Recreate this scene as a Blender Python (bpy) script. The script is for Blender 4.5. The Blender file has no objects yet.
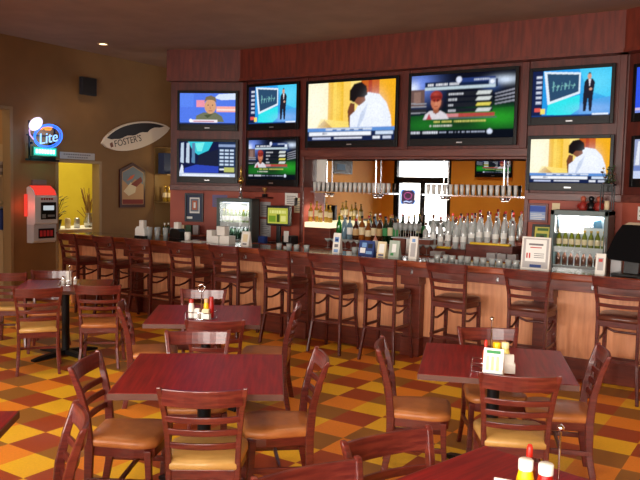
import bpy, math, random
from mathutils import Matrix, Vector
random.seed(7)
SC = bpy.context.scene
COL = SC.collection
PI = math.pi
R = math.radians

# ---------------------------------------------------------------- camera
def make_camera():
    cd = bpy.data.cameras.new('camera'); cam = bpy.data.objects.new('camera', cd); COL.objects.link(cam)
    pitch, yaw, roll = R(4.17), R(32.52), R(1.286)
    fw = Vector((-math.sin(yaw)*math.cos(pitch), math.cos(yaw)*math.cos(pitch), -math.sin(pitch)))
    rt0 = Vector((math.cos(yaw), math.sin(yaw), 0)); up0 = rt0.cross(fw)
    c, s = math.cos(roll), math.sin(roll)
    rt = rt0*c + up0*s; up = up0*c - rt0*s
    m = Matrix.Identity(4)
    for i in range(3):
        m[i][0] = rt[i]; m[i][1] = up[i]; m[i][2] = -fw[i]
    m[2][3] = 1.854
    cam.matrix_world = m
    cd.sensor_width = 36; cd.lens = 36*730/640; cd.clip_start = .05
    SC.camera = cam
make_camera()
# ---------------------------------------------------------------- exposure, sky, daylight
SC.view_settings.view_transform = 'Standard'; SC.view_settings.look = 'None'
SC.view_settings.gamma = 1; SC.view_settings.use_curve_mapping = False
SC.view_settings.exposure = 0.1
SC.cycles.max_bounces = 8; SC.cycles.glossy_bounces = 4; SC.cycles.transmission_bounces = 8
SC.cycles.transparent_max_bounces = 12; SC.cycles.caustics_reflective = False; SC.cycles.caustics_refractive = False
SC.cycles.sample_clamp_indirect = 4.0
W = bpy.data.worlds.new('world'); SC.world = W; W.use_nodes = True
W.node_tree.nodes['Background'].inputs[0].default_value = (.92, .96, 1, 1)
W.node_tree.nodes['Background'].inputs[1].default_value = 2.0

REAR = -0.6          # wall behind the camera
CEIL = 3.955
WALL = 9.2           # back wall of the bar
LEFT = -9.7
WINDOWS = [(-5.6, -3.8), (-3.4, -1.6), (-1.2, .6), (1.0, 2.8)]   # x ranges in the rear wall
def area(name, loc, rot, sx, sy, power, color, spread=PI):
    l = bpy.data.lights.new(name, 'AREA'); l.shape = 'RECTANGLE'; l.size = sx; l.size_y = sy
    l.energy = power; l.color = color; l.spread = spread
    o = bpy.data.objects.new(name, l); COL.objects.link(o); o.location = loc; o.rotation_euler = rot
    return o
for i, (a, b) in enumerate(WINDOWS):
    area('daylight', ((a+b)/2, REAR-.45, 1.75), (R(90), 0, 0), b-a, 1.9, 215, (1, .93, .84))
area('daylight', (-9.0, REAR-.45, 1.3), (R(90), 0, 0), 1.7, 2.4, 70, (1, .93, .84))

# ---------------------------------------------------------------- materials
def lin(c):
    return tuple(((x/255)/12.92 if x/255 <= .04045 else ((x/255+.055)/1.055)**2.4) for x in c) + (1,)
MC = {}
def mat(name, rgb, rough=.5, metal=0, trans=0, coat=0, spec=.5, ior=1.45):
    if name in MC: return MC[name]
    m = bpy.data.materials.new(name); m.use_nodes = True; MC[name] = m
    b = m.node_tree.nodes['Principled BSDF']
    b.inputs['Base Color'].default_value = lin(rgb); b.inputs['Roughness'].default_value = rough
    b.inputs['Metallic'].default_value = metal; b.inputs['Transmission Weight'].default_value = trans
    b.inputs['Coat Weight'].default_value = coat; b.inputs['IOR'].default_value = ior
    b.inputs['Specular IOR Level'].default_value = spec
    return m
def noise_mat(name, c1, c2, rough=.5, scale=(1, 1, 1), nscale=6, detail=4, coat=0, bump=0, coords='Object', lo=.35, hi=.65, spec=.5):
    m = mat(name, c1, rough, coat=coat, spec=spec); t = m.node_tree; b = t.nodes['Principled BSDF']
    tc = t.nodes.new('ShaderNodeTexCoord'); mp = t.nodes.new('ShaderNodeMapping'); mp.inputs['Scale'].default_value = scale
    n = t.nodes.new('ShaderNodeTexNoise'); n.inputs['Scale'].default_value = nscale; n.inputs['Detail'].default_value = detail
    r = t.nodes.new('ShaderNodeValToRGB'); r.color_ramp.elements[0].position = lo; r.color_ramp.elements[1].position = hi
    r.color_ramp.elements[0].color = lin(c1); r.color_ramp.elements[1].color = lin(c2)
    t.links.new(tc.outputs[coords], mp.inputs[0]); t.links.new(mp.outputs[0], n.inputs[0])
    t.links.new(n.outputs[0], r.inputs[0]); t.links.new(r.outputs[0], b.inputs['Base Color'])
    if bump:
        bp = t.nodes.new('ShaderNodeBump'); bp.inputs['Strength'].default_value = bump
        t.links.new(n.outputs[0], bp.inputs['Height']); t.links.new(bp.outputs[0], b.inputs['Normal'])
    return m
def emit(name, rgb, k=1.0):
    key = 'glow_' + name
    if key in MC: return MC[key]
    m = bpy.data.materials.new(key); m.use_nodes = True; MC[key] = m
    t = m.node_tree; t.nodes.clear()
    e = t.nodes.new('ShaderNodeEmission'); e.inputs[0].default_value = lin(rgb); e.inputs[1].default_value = k
    o = t.nodes.new('ShaderNodeOutputMaterial'); t.links.new(e.outputs[0], o.inputs[0])
    return m
def px(rgb, k=1.15): return emit('screen_%d_%d_%d' % tuple(rgb), rgb, k)
def pane_mat():
    m = bpy.data.materials.new('pane_glass'); m.use_nodes = True; t = m.node_tree; t.nodes.clear()
    tr = t.nodes.new('ShaderNodeBsdfTransparent'); g = t.nodes.new('ShaderNodeBsdfGlossy'); g.inputs['Roughness'].default_value = .02
    fr = t.nodes.new('ShaderNodeFresnel'); mx = t.nodes.new('ShaderNodeMixShader'); o = t.nodes.new('ShaderNodeOutputMaterial')
    t.links.new(fr.outputs[0], mx.inputs[0]); t.links.new(tr.outputs[0], mx.inputs[1]); t.links.new(g.outputs[0], mx.inputs[2])
    t.links.new(mx.outputs[0], o.inputs[0]); return m
PANE = pane_mat()
M_FRAME = noise_mat('cherry_frame_wood', (112, 44, 33), (84, 28, 24), .3, (2, 2, 14), 5, 3, coat=.25)
M_STOOLW = noise_mat('dark_cherry_wood', (98, 38, 30), (70, 25, 22), .32, (2, 2, 14), 5, 3, coat=.25)
M_TABLE = noise_mat('cherry_table_laminate', (140, 32, 28), (96, 20, 20), .33, (16, 1, 1), 3, 5, coat=0, lo=.3, hi=.7, spec=.22)
M_TEDGE = mat('table_edge_brown', (96, 62, 52), .35)
M_BAR = noise_mat('bar_edge_wood', (158, 80, 50), (124, 56, 36), .25, (1, 8, 8), 4, 4, coat=.3)
M_BARTOP = noise_mat('bar_top_lacquer', (74, 44, 34), (52, 28, 22), .1, (1, 8, 8), 4, 4, coat=.5)
M_APRON = noise_mat('bar_apron_wood', (116, 50, 34), (88, 36, 26), .35, (1, 8, 8), 4, 4)
M_PANEL = noise_mat('bar_panel_veneer', (226, 158, 114), (206, 136, 96), .4, (9, 9, 1), 3, 4, coat=.1)
M_WALLW = noise_mat('dark_red_panelling', (96, 37, 27), (72, 27, 21), .42, (7, 7, 1), 2.5, 4)
M_SOFFIT = noise_mat('soffit_mahogany', (112, 43, 28), (86, 32, 21), .45, (7, 7, 1), 2.5, 4)
M_TRIMW = noise_mat('trim_wood', (112, 60, 50), (88, 44, 38), .35, (1, 8, 8), 3, 3)
M_SALMON = noise_mat('salmon_wall_paint', (172, 84, 64), (150, 68, 54), .55, (1, 1, 1), 2, 2)
M_OLIVE = noise_mat('olive_brown_wall_paint', (140, 102, 60), (124, 90, 52), .7, (1, 1, 1), 1.2, 3)
M_OCHRE = noise_mat('ochre_wall_paint', (232, 176, 72), (220, 162, 60), .6, (1, 1, 1), 1.2, 3)
M_YELLOW = noise_mat('yellow_wall_paint', (214, 196, 60), (196, 176, 48), .6, (1, 1, 1), 1.2, 3)
M_CEIL = noise_mat('ceiling_paint', (148, 114, 92), (136, 104, 84), .85, (1, 1, 1), 2, 3)
M_CREAM = mat('cream_trim', (190, 160, 120), .5)
M_BLACK = mat('black_plastic', (16, 16, 18), .3)
M_MBLACK = mat('black_iron', (20, 20, 24), .45, .3)
M_DGREY = mat('dark_grey', (52, 52, 56), .4)
M_GREY = mat('silver_grey', (150, 150, 152), .35, .3)
M_CHROME = mat('chrome', (225, 225, 230), .12, 1)
M_STEEL = mat('brushed_steel', (180, 182, 186), .3, .8)
M_BRASS = mat('brass', (205, 165, 90), .25, 1)
M_WHITE = mat('white_plastic', (236, 232, 224), .4)
M_PAPER = mat('white_paper', (232, 228, 220), .7)
M_VINYL = noise_mat('tan_vinyl', (188, 116, 62), (174, 104, 54), .38, (1, 1, 1), 14, 2, coat=.05)
M_VINYL_LIT = noise_mat('tan_vinyl_lit', (208, 162, 92), (196, 150, 82), .35, (1, 1, 1), 14, 2, coat=.1)  # same seat vinyl, with stronger light painted in as a lighter tint
M_DVINYL = noise_mat('dark_brown_vinyl', (92, 48, 36), (78, 38, 30), .3, (1, 1, 1), 14, 2, coat=.15)
M_MIRROR = mat('mirror_silver', (225, 225, 225), .01, 1)
M_GLASS = mat('clear_glass', (240, 245, 242), .04, 0, .6, spec=.9)
M_RED = mat('red_plastic', (190, 24, 22), .35)
M_YEL = mat('mustard_yellow', (240, 200, 20), .35)
M_KET = mat('ketchup_red', (170, 20, 18), .3)
M_BLUE = mat('ink_blue', (40, 70, 150), .5)

# ---------------------------------------------------------------- mesh builder
class MB:
    def __init__(s): s.v = []; s.f = []; s.m = []; s.sm = []; s.T = Matrix.Identity(4)
    def add(s, vs, fs, mi=0, smooth=False):
        n = len(s.v); s.v += [s.T @ Vector(v) for v in vs]
        for f in fs: s.f.append([n+i for i in f]); s.m.append(mi); s.sm.append(smooth)
        return s
    def box(s, x0, x1, y0, y1, z0, z1, mi=0):
        vs = [(x, y, z) for z in (z0, z1) for y in (y0, y1) for x in (x0, x1)]
        return s.add(vs, [(0, 2, 3, 1), (4, 5, 7, 6), (0, 1, 5, 4), (2, 6, 7, 3), (0, 4, 6, 2), (1, 3, 7, 5)], mi)
    def lathe(s, prof, n=16, c=(0, 0, 0), mi=0, smooth=True, rx=1, ry=1):
        vs = []; fs = []
        for r, z in prof:
            for k in range(n):
                a = 2*PI*k/n; vs.append((c[0]+r*rx*math.cos(a), c[1]+r*ry*math.sin(a), c[2]+z))
        for i in range(len(prof)-1):
            for k in range(n):
                k2 = (k+1) % n; fs.append((i*n+k, i*n+k2, (i+1)*n+k2, (i+1)*n+k))
        s.add(vs, fs, mi, smooth)
        m = len(prof)-1
        if prof[0][0] > 1e-5: s.add(vs[:n], [tuple(range(n))[::-1]], mi)
        if prof[m][0] > 1e-5: s.add(vs[m*n:], [tuple(range(n))], mi)
        return s
    def loft(s, outline, levels, mi=0, smooth=True):
        n = len(outline); vs = []; fs = []
        for z, k in levels:
            for x, y in outline: vs.append((x*k, y*k, z))
        for i in range(len(levels)-1):
            for j in range(n):
                j2 = (j+1) % n; fs.append((i*n+j, i*n+j2, (i+1)*n+j2, (i+1)*n+j))
        fs.append(tuple(range(n))[::-1]); fs.append(tuple((len(levels)-1)*n+i for i in range(n)))
        return s.add(vs, fs, mi, smooth)
    def prism(s, pts, d0, d1, axis='y', mi=0, smooth=False):
        """outline in the plane across `axis`, extruded from d0 to d1"""
        def P(a, b, d): return (a, d, b) if axis == 'y' else ((d, a, b) if axis == 'x' else (a, b, d))
        n = len(pts); vs = [P(a, b, d0) for a, b in pts] + [P(a, b, d1) for a, b in pts]
        fs = [(i, (i+1) % n, n+(i+1) % n, n+i) for i in range(n)]
        s.add(vs, fs, mi, smooth); s.add(vs, [tuple(range(n))[::-1], tuple(range(n, 2*n))], mi)
        return s
    def sweep(s, path, mi=0, smooth=False):
        """rectangles (x, y, z, w, d) stacked along a mostly vertical path"""
        vs = []; fs = []
        for x, y, z, w, d in path:
            vs += [(x-w/2, y-d/2, z), (x+w/2, y-d/2, z), (x+w/2, y+d/2, z), (x-w/2, y+d/2, z)]
        for i in range(len(path)-1):
            for k in range(4):
                k2 = (k+1) % 4; fs.append((i*4+k, i*4+k2, i*4+4+k2, i*4+4+k))
        m = (len(path)-1)*4; fs += [(3, 2, 1, 0), (m, m+1, m+2, m+3)]
        return s.add(vs, fs, mi, smooth)
    def tube(s, pts, r, n=8, mi=0, closed=False):
        pts = [Vector(p) for p in pts]; vs = []; fs = []; N = len(pts); prev = None
        for i, p in enumerate(pts):
            if closed: d = pts[(i+1) % N]-pts[i-1]
            else: d = pts[min(i+1, N-1)]-pts[max(i-1, 0)]
            d.normalize()
            u = Vector((0, 0, 1)) if abs(d.z) < .9 else Vector((1, 0, 0))
            a = d.cross(u).normalized(); b = d.cross(a)
            if prev is not None and a.dot(prev) < 0: a = -a; b = -b
            prev = a
            for k in range(n):
                t = 2*PI*k/n; vs.append(p+(a*math.cos(t)+b*math.sin(t))*r)
        for i in range(N if closed else N-1):
            for k in range(n):
                k2 = (k+1) % n; j = (i+1) % N; fs.append((i*n+k, i*n+k2, j*n+k2, j*n+k))
        s.add(vs, fs, mi, True)
        if not closed: s.add(vs, [tuple(range(n)), tuple(range((N-1)*n, N*n))[::-1]], mi)
        return s
    def board(s, hw, y0, bow, z0, z1, th, lean=0, mi=0, n=10, dip=0, z0b=0):
        """a bowed back board spanning x -hw..hw"""
        vs = []; fs = []
        for i in range(n+1):
            x = -hw+2*hw*i/n; k = 1-(x/hw)**2; y = y0-bow*k
            a = z0+z0b*k; b = z1-dip*k
            vs += [(x, y-th/2, a), (x, y+th/2, a), (x, y+th/2-lean, b), (x, y-th/2-lean, b)]
        for i in range(n):
            for k in range(4):
                k2 = (k+1) % 4; fs.append((i*4+k, i*4+4+k, i*4+4+k2, i*4+k2))
        fs += [(0, 1, 2, 3), (n*4+3, n*4+2, n*4+1, n*4)]
        return s.add(vs, fs, mi, False)
    def build(s, name, mats, parent=None, bevel=0, loc=None):
        me = bpy.data.meshes.new(name); me.from_pydata([tuple(v) for v in s.v], [], s.f)
        mats = mats if isinstance(mats, (list, tuple)) else [mats]
        for m in mats: me.materials.append(m)
        for p, mi, sm in zip(me.polygons, s.m, s.sm): p.material_index = mi; p.use_smooth = sm
        me.update()
        import bmesh
        bm = bmesh.new(); bm.from_mesh(me); bmesh.ops.recalc_face_normals(bm, faces=bm.faces); bm.to_mesh(me); bm.free()
        o = bpy.data.objects.new(name, me); COL.objects.link(o)
        if parent: o.parent = parent
        if loc: o.location = loc
        if bevel:
            b = o.modifiers.new('bevel', 'BEVEL'); b.width = bevel; b.segments = 2; b.limit_method = 'ANGLE'; b.angle_limit = R(40)
        return o
def tag(o, label, cat, group=None, kind=None):
    o['label'] = label; o['category'] = cat
    if group: o['group'] = group
    if kind: o['kind'] = kind
    return o
def thing(name, label, cat, loc=(0, 0, 0), rz=0, group=None):
    o = bpy.data.objects.new(name, None); COL.objects.link(o); o.empty_display_size = .1
    o.location = loc; o.rotation_euler = (0, 0, rz)
    return tag(o, label, cat, group)
def struct(name, mb, mats, bevel=0):
    o = mb.build(name, mats, bevel=bevel); o['kind'] = 'structure'; return o
def kids(o): return [c for c in bpy.data.objects if c.parent == o]
def dup(root, loc, rz=0, label=None, group=None, scale=None):
    r = root.copy(); COL.objects.link(r); r.location = loc; r.rotation_euler = (0, 0, rz)
    if label: r['label'] = label
    if group: r['group'] = group
    if scale: r.scale = scale
    for ch in root['_k'] if False else KIDS.get(root.name, None) or KIDS.setdefault(root.name, kids(root)):
        c = ch.copy(); COL.objects.link(c); c.parent = r
        for g in KIDS.get(ch.name, None) or KIDS.setdefault(ch.name, kids(ch)):
            d = g.copy(); COL.objects.link(d); d.parent = c
    return r
KIDS = {}
def series(proto, spots):
    """first spot moves the prototype itself, the rest are copies; spots: (loc, rz, label[, scale])"""
    out = []
    for i, sp in enumerate(spots):
        loc, rz, lab = sp[:3]; sc = sp[3] if len(sp) > 3 else None
        if i == 0: continue
        out.append(dup(proto, loc, rz, lab, None, sc))
    loc, rz, lab = spots[0][:3]; proto.location = loc; proto.rotation_euler = (0, 0, rz); proto['label'] = lab
    if len(spots[0]) > 3 and spots[0][3]: proto.scale = spots[0][3]
    return [proto]+out
def text_mb(mb, txt, size, M, mi=0, ext=.001, shear=0):
    """lettering as mesh, centred on the origin of M (text plane = XY of M)"""
    cu = bpy.data.curves.new('lettering', 'FONT'); cu.body = txt; cu.size = size; cu.extrude = ext; cu.shear = shear
    cu.align_x = 'CENTER'; cu.align_y = 'CENTER'; cu.resolution_u = 3
    ob = bpy.data.objects.new('lettering', cu); COL.objects.link(ob)
    dg = bpy.context.evaluated_depsgraph_get(); me = ob.evaluated_get(dg).to_mesh()
    vs = [M @ v.co for v in me.vertices]; fs = [tuple(p.vertices) for p in me.polygons]
    mb.add(vs, fs, mi); ob.evaluated_get(dg).to_mesh_clear()
    bpy.data.objects.remove(ob); bpy.data.curves.remove(cu)
def wallM(loc, face):
    """matrix whose local XY is an upright plane; face = yaw of its outward normal (degrees, 0 = +X)"""
    return Matrix.Translation(loc) @ Matrix.Rotation(R(face+90), 4, 'Z') @ Matrix.Rotation(R(90), 4, 'X')
# ================================================================ the room
def floor_mat():
    m = mat('checker_vinyl_tile', (200, 140, 30), .42, coat=0, spec=.35); t = m.node_tree; b = t.nodes['Principled BSDF']; L = t.links.new
    N = t.nodes.new
    tc = N('ShaderNodeTexCoord'); mp = N('ShaderNodeMapping'); mp.vector_type = 'TEXTURE'
    mp.inputs['Location'].default_value = (-3.2748, 5.495, 0); mp.inputs['Rotation'].default_value = (0, 0, -.01035)
    mp.inputs['Scale'].default_value = (.3048, .3048, 1)
    L(tc.outputs['Object'], mp.inputs[0]); sp = N('ShaderNodeSeparateXYZ'); L(mp.outputs[0], sp.inputs[0])
    def mth(op, a, v=None, c=None):
        n = N('ShaderNodeMath'); n.operation = op
        for k, q in enumerate((a, v, c)):
            if q is None: continue
            if isinstance(q, (int, float)): n.inputs[k].default_value = q
            else: L(q, n.inputs[k])
        return n.outputs[0]
    i = mth('FLOOR', sp.outputs[0]); j = mth('FLOOR', sp.outputs[1])
    dk = mth('FLOORED_MODULO', mth('ADD', mth('FLOOR', mth('MULTIPLY', i, .5)), j), 2)       # 0 = dark pair
    hb = mth('FLOORED_MODULO', mth('ADD', mth('FLOOR', mth('MULTIPLY', mth('ADD', j, 1), .5)), i), 2)  # 0 = red / orange
    def mix(f, a, c):
        n = N('ShaderNodeMix'); n.data_type = 'RGBA'; L(f, n.inputs[0])
        for k, q in ((6, a), (7, c)):
            if isinstance(q, tuple): n.inputs[k].default_value = lin(q)
            else: L(q, n.inputs[k])
        return n.outputs[2]
    col = mix(dk, mix(hb, (158, 70, 36), (148, 100, 42)), mix(hb, (228, 138, 44), (234, 184, 44)))
    no = N('ShaderNodeTexNoise'); no.inputs['Scale'].default_value = 60; no.inputs['Detail'].default_value = 3
    L(tc.outputs['Object'], no.inputs[0])
    hs = N('ShaderNodeHueSaturation'); L(col, hs.inputs['Color']); L(mth('ADD', mth('MULTIPLY', no.outputs[0], .3), .85), hs.inputs['Value'])
    L(hs.outputs[0], b.inputs['Base Color']); return m
struct('floor', MB().box(-12.2, 4.2, REAR-.2, 11, -.12, 0), floor_mat())
struct('ceiling', MB().box(-12.2, 4.2, REAR-.2, 11, CEIL, CEIL+.12), M_CEIL)
# left wall with the opening nearest the camera (y 4.6..6.67) and the kitchen doorway (7.47..8.33)
w = MB()
T0 = LEFT-.16
w.box(T0, LEFT, 4.6, 6.67, 2.9, CEIL); w.box(T0, LEFT, 6.67, 7.48, 0, CEIL)
w.box(T0, LEFT, 7.48, 8.33, 2.165, CEIL); w.box(T0, LEFT, 8.33, 11, 0, CEIL)
struct('wall_left', w, M_OLIVE)
struct('wall_left_front', MB().box(-10.5, -10.3, REAR-.2, 4.6, 0, CEIL).box(-10.5, T0, 4.6, 4.7, 0, CEIL), M_OCHRE)
w = MB()
for (a, b, h) in ((4.72, 6.67, 2.9), (7.48, 8.33, 2.165)):
    w.box(T0-.01, LEFT+.012, b-.02, b+.03, 0, h+.03); w.box(T0-.01, LEFT+.012, a-.03, a+.02, 0, h+.03); w.box(T0-.01, LEFT+.012, a+.02, b-.02, h-.015, h+.03)
struct('trim_1', w, mat('tan_trim', (150, 122, 84), .5))
# kitchen beyond the doorway, and the service room beyond the left opening
w = MB().box(-11.9, -11.75, 7.0, 11, 0, CEIL).box(-11.75, T0, 10.8, 11, 0, CEIL).box(-11.9, T0, 6.95, 7.05, 0, CEIL)
struct('wall_kitchen', w, M_YELLOW)
w = MB().box(-11.9, -11.75, 4.0, 6.95, 0, CEIL).box(-11.75, -10.5, 4.0, 4.1, 0, CEIL).box(-11.75, T0, 6.93, 6.95, 0, CEIL)
struct('wall_service', w, noise_mat('service_wall_paint', (176, 136, 88), (164, 124, 78), .7, (1, 1, 1), 2, 2))
# rear wall behind the camera: entrance doors at the left end, four windows
w = MB(); x = -12.2; ops = [(-9.92, -8.1, 0, 2.75)]+[(a, b, .8, 2.7) for a, b in WINDOWS]
for a, b, z0, z1 in ops:
    w.box(x, a, REAR-.2, REAR, 0, CEIL); w.box(a, b, REAR-.2, REAR, z1, CEIL)
    if z0: w.box(a, b, REAR-.2, REAR, 0, z0)
    x = b
w.box(x, 4.2, REAR-.2, REAR, 0, CEIL); struct('wall_rear', w, M_OCHRE)
struct('wall_right', MB().box(4.0, 4.2, REAR, 11, 0, CEIL), M_OCHRE)
struct('wall_passage', MB().box(T0, -7.4, 10.5, 10.7, 0, CEIL), M_OLIVE)
for i, (a, b) in enumerate(WINDOWS):
    f = MB(); m = (a+b)/2
    f.box(a, a+.06, REAR-.14, REAR-.02, .8, 2.7).box(b-.06, b, REAR-.14, REAR-.02, .8, 2.7).box(a, b, REAR-.14, REAR-.02, 2.64, 2.7)
    f.box(a, b, REAR-.14, REAR+.02, .8, .87).box(m-.025, m+.025, REAR-.12, REAR-.04, .87, 2.64)
    o = struct('window_%d' % (i+1), f, M_MBLACK)
    MB().box(a+.06, b-.06, REAR-.084, REAR-.078, .87, 2.64).build('pane', PANE, o)
# glazed double entrance door with transom
f = MB(); a, b = -9.92, -8.1; m = (a+b)/2
f.box(a, a+.09, REAR-.16, REAR-.02, 0, 2.75).box(b-.09, b, REAR-.16, REAR-.02, 0, 2.75).box(a, b, REAR-.16, REAR-.02, 2.68, 2.75).box(a, b, REAR-.16, REAR-.02, 2.08, 2.2)
o = struct('door_1', f, M_MBLACK)
MB().box(a+.07, b-.07, REAR-.1, REAR-.094, 2.18, 2.68).build('transom_pane', PANE, o)
for s0, s1 in ((a+.07, m-.003), (m+.003, b-.07)):
    f = MB().box(s0, s0+.07, REAR-.12, REAR-.07, .02, 2.1).box(s1-.07, s1, REAR-.12, REAR-.07, .02, 2.1)
    f.box(s0, s1, REAR-.12, REAR-.07, 2.02, 2.1).box(s0, s1, REAR-.12, REAR-.07, .02, .22)
    l = f.build('door_leaf', M_MBLACK, o)
    MB().box(s0+.07, s1-.07, REAR-.1, REAR-.094, .22, 2.02).build('pane', PANE, l)
    hx = s1-.035 if s0 < m-.2 else s0+.035
    MB().tube([(hx, REAR-.07, .9), (hx, REAR-.02, .92), (hx, REAR-.02, 1.28), (hx, REAR-.07, 1.3)], .012).build('door_handle', M_STEEL, l)

# round neon sign hanging on the left door leaf, seen in the bar mirror
t = thing('neon_window_sign', 'blue and pink neon window sign on the entrance door, seen in the bar mirror', 'neon sign', (-9.42, REAR+.03, 1.6))
MB().box(-.22, .22, -.03, -.01, -.2, .22).build('back_plate', mat('sign_violet_plate', (130, 138, 196), .5), t, .01)
MB().tube([((.26+.02*math.cos(3*a))*math.cos(a), 0, .27*math.sin(a)) for a in [2*PI*k/28 for k in range(28)]], .014, 8, closed=True).build('outer_tube', emit('neon_sky', (110, 170, 255), 1.6), t)
MB().tube([(-.13, .01, .08), (-.05, .01, .14), (.05, .01, .14), (.13, .01, .08), (.1, .01, -.02), (0, .01, -.06), (-.1, .01, -.02)], .013, 8, closed=True).build('pink_tube', emit('neon_magenta', (226, 110, 170), .9), t)
MB().tube([(-.13, .01, -.14), (-.05, .01, -.11), (.05, .01, -.14), (.13, .01, -.11)], .013, 8).build('lower_tube', emit('neon_white_blue', (200, 220, 255), 1.6), t)
MB().tube([(0, -.02, .22), (0, -.02, .48)], .003, 6).build('hanging_wire', M_CHROME, t)

# bar back wall: straight run with the mirror niche, angled ends
JX, FX = -7.35, -1.64; NX0, NX1, NZ = -6.17, -2.8, 2.295
ANG = R(25.65)
w = MB(); w.box(JX, FX, WALL, WALL+.4, NZ, CEIL, 0); w.box(JX, NX0, WALL, WALL+.4, 1.84, NZ, 0); w.box(NX1, FX, WALL, WALL+.4, 1.84, NZ, 0)
w.box(JX, NX0, WALL, WALL+.4, 0, 1.84, 1); w.box(NX1, FX, WALL, WALL+.4, 0, 1.84, 1); w.box(NX0, NX1, WALL, WALL+.4, 0, 1.0, 0)
w.box(NX0, NX1, WALL+.3, WALL+.4, 1.0, NZ, 0)
struct('wall_back', w, [M_WALLW, M_SALMON])
def angled(name, ox, sgn, s0, s1):
    w = MB(); w.T = Matrix.Translation((ox, WALL, 0)) @ Matrix.Rotation(sgn*ANG, 4, 'Z')
    w.box(s0, s1, 0, .2, 1.84, CEIL, 0); w.box(s0, s1, 0, .2, 0, 1.84, 1)
    struct(name, w, [M_WALLW, M_SALMON])
angled('wall_corner_left', JX, 1, -1.2, 0); angled('wall_corner_right', FX, -1, 0, 3.2)
def rotM(ox, sgn): return Matrix.Translation((ox, WALL, 0)) @ Matrix.Rotation(sgn*ANG, 4, 'Z')
# soffit fascia above the screens, with a lower lip
w = MB(); w.box(JX+.02, FX-.02, WALL-.16, WALL, 3.5, CEIL).box(JX, FX, WALL-.185, WALL, 3.47, 3.51)
w.T = rotM(JX, 1); w.box(-1.22, .03, -.16, 0, 3.5, CEIL).box(-1.22, .04, -.185, 0, 3.47, 3.51)
w.T = rotM(FX, -1); w.box(-.03, 3.2, -.16, 0, 3.5, CEIL).box(-.04, 3.2, -.185, 0, 3.47, 3.51)
struct('trim_2', w, M_SOFFIT)
w = MB(); w.box(JX, NX0-.02, WALL-.05, WALL, 1.75, 1.84).box(NX1+.02, FX, WALL-.05, WALL, 1.75, 1.84).box(NX0-.05, NX1+.05, WALL-.05, WALL, NZ, NZ+.1)
w.box(NX0, NX1, WALL, WALL+.02, NZ-.035, NZ); w.box(NX0-.05, NX0, WALL-.04, WALL, 1.0, NZ).box(NX1, NX1+.05, WALL-.04, WALL, 1.0, NZ)
w.T = rotM(JX, 1); w.box(-1.2, 0, -.05, 0, 1.75, 1.84)
w.T = rotM(FX, -1); w.box(0, 3.2, -.05, 0, 1.75, 1.84)
struct('trim_3', w, M_TRIMW, .006)
# flat pilaster boards between the screens
w = MB()
for xx in (-6.17, -4.5, -2.85): w.box(xx-.045, xx+.045, WALL-.03, WALL, NZ+.1, 3.47)
w.box(JX+.0, JX+.07, WALL-.035, WALL, 1.84, 3.47).box(FX-.1, FX-.02, WALL-.035, WALL, 1.84, 3.47)
struct('trim_4', w, M_WALLW, .005)
o = struct('mirror_back', MB().box(NX0, NX1, WALL+.285, WALL+.3, 1.0, NZ), M_MIRROR)
o['kind'] = 'thing'; o.name = 'bar_mirror'; tag(o, 'wide wall mirror behind the bottles at the back of the bar, reflecting the entrance', 'mirror')
# baseboards
struct('baseboard_left', MB().box(LEFT, LEFT+.02, 6.73, 7.42, 0, .12).box(LEFT, LEFT+.02, 8.39, 10.5, 0, .12), M_WALLW)
struct('baseboard_rear', MB().box(-8.08, 4, REAR, REAR+.02, 0, .12), M_WALLW)

# ---------------------------------------------------------------- ceiling lamps
def downlight(x, y, power, label, vis=True):
    t = thing('recessed_light', label, 'ceiling light', (x, y, CEIL), group='recessed ceiling lights')
    MB().lathe([(.062, 0), (.085, 0), (.085, -.012), (.07, -.016), (.062, -.006), (.062, 0)], 20).build('trim_ring', M_CREAM, t)
    MB().lathe([(.06, -.001), (.06, -.006)], 16).build('lamp_lens', emit('downlight', (255, 222, 170), 6), t)
    l = bpy.data.lights.new('downlight_lamp', 'SPOT'); l.energy = power; l.color = (1, .74, .48); l.spot_size = R(125); l.spot_blend = .8; l.shadow_soft_size = .06
    lo = bpy.data.objects.new('downlight_lamp', l); COL.objects.link(lo); lo.parent = t; lo.location = (0, 0, -.03)
downlight(-8.92, 7.72, 26, 'small lit recessed ceiling light near the left wall above the bar end')
for x, y in ((-8.2, .9), (-6.6, .7), (-9.3, 2.2), (-7.4, 1.8), (-5.6, 4.0), (-3.4, 2.4), (-1.2, .8), (-3.0, 5.2), (-.8, 3.2), (.9, 5.4)):
    downlight(x, y, 85, 'added unseen recessed ceiling light brightening the dining area and rear wall')  # lamps added out of view to brighten floor, tables and rear wall
# ================================================================ the bar counter
BX0, BX1, BY0, BY1 = -9.15, .6, 7.17, 7.78
bar = thing('bar_counter', 'long wooden bar counter with a glossy dark top and pale tan front panels', 'bar counter', (-4.3, 7.45, 0))
def rel(o, root):
    o.parent = root; o.matrix_parent_inverse = Matrix.Translation(-Vector(root.location)); return o
def partof(root, name, mb, mats, bevel=0): return rel(mb.build(name, mats, bevel=bevel), root)
partof(bar, 'countertop', MB().box(BX0, BX1, BY0+.05, BY1, 1.03, 1.068), M_BARTOP, .006)
partof(bar, 'front_rail', MB().box(BX0-.01, BX1, BY0-.005, BY0+.06, 1.005, 1.075), M_BAR, .014)
partof(bar, 'apron', MB().box(BX0+.03, BX1, BY0+.06, BY0+.09, .9, 1.03), M_APRON, .003)
partof(bar, 'front_panel', MB().box(BX0+.06, BX1, 7.45, 7.5, .2, 1.03), M_PANEL)
partof(bar, 'kick_base', MB().box(BX0+.04, BX1, 7.42, 7.5, 0, .21), M_APRON, .006)
partof(bar, 'end_panel', MB().box(BX0+.03, BX0+.07, BY0+.1, BY1-.04, 0, 1.03), M_PANEL)
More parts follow.
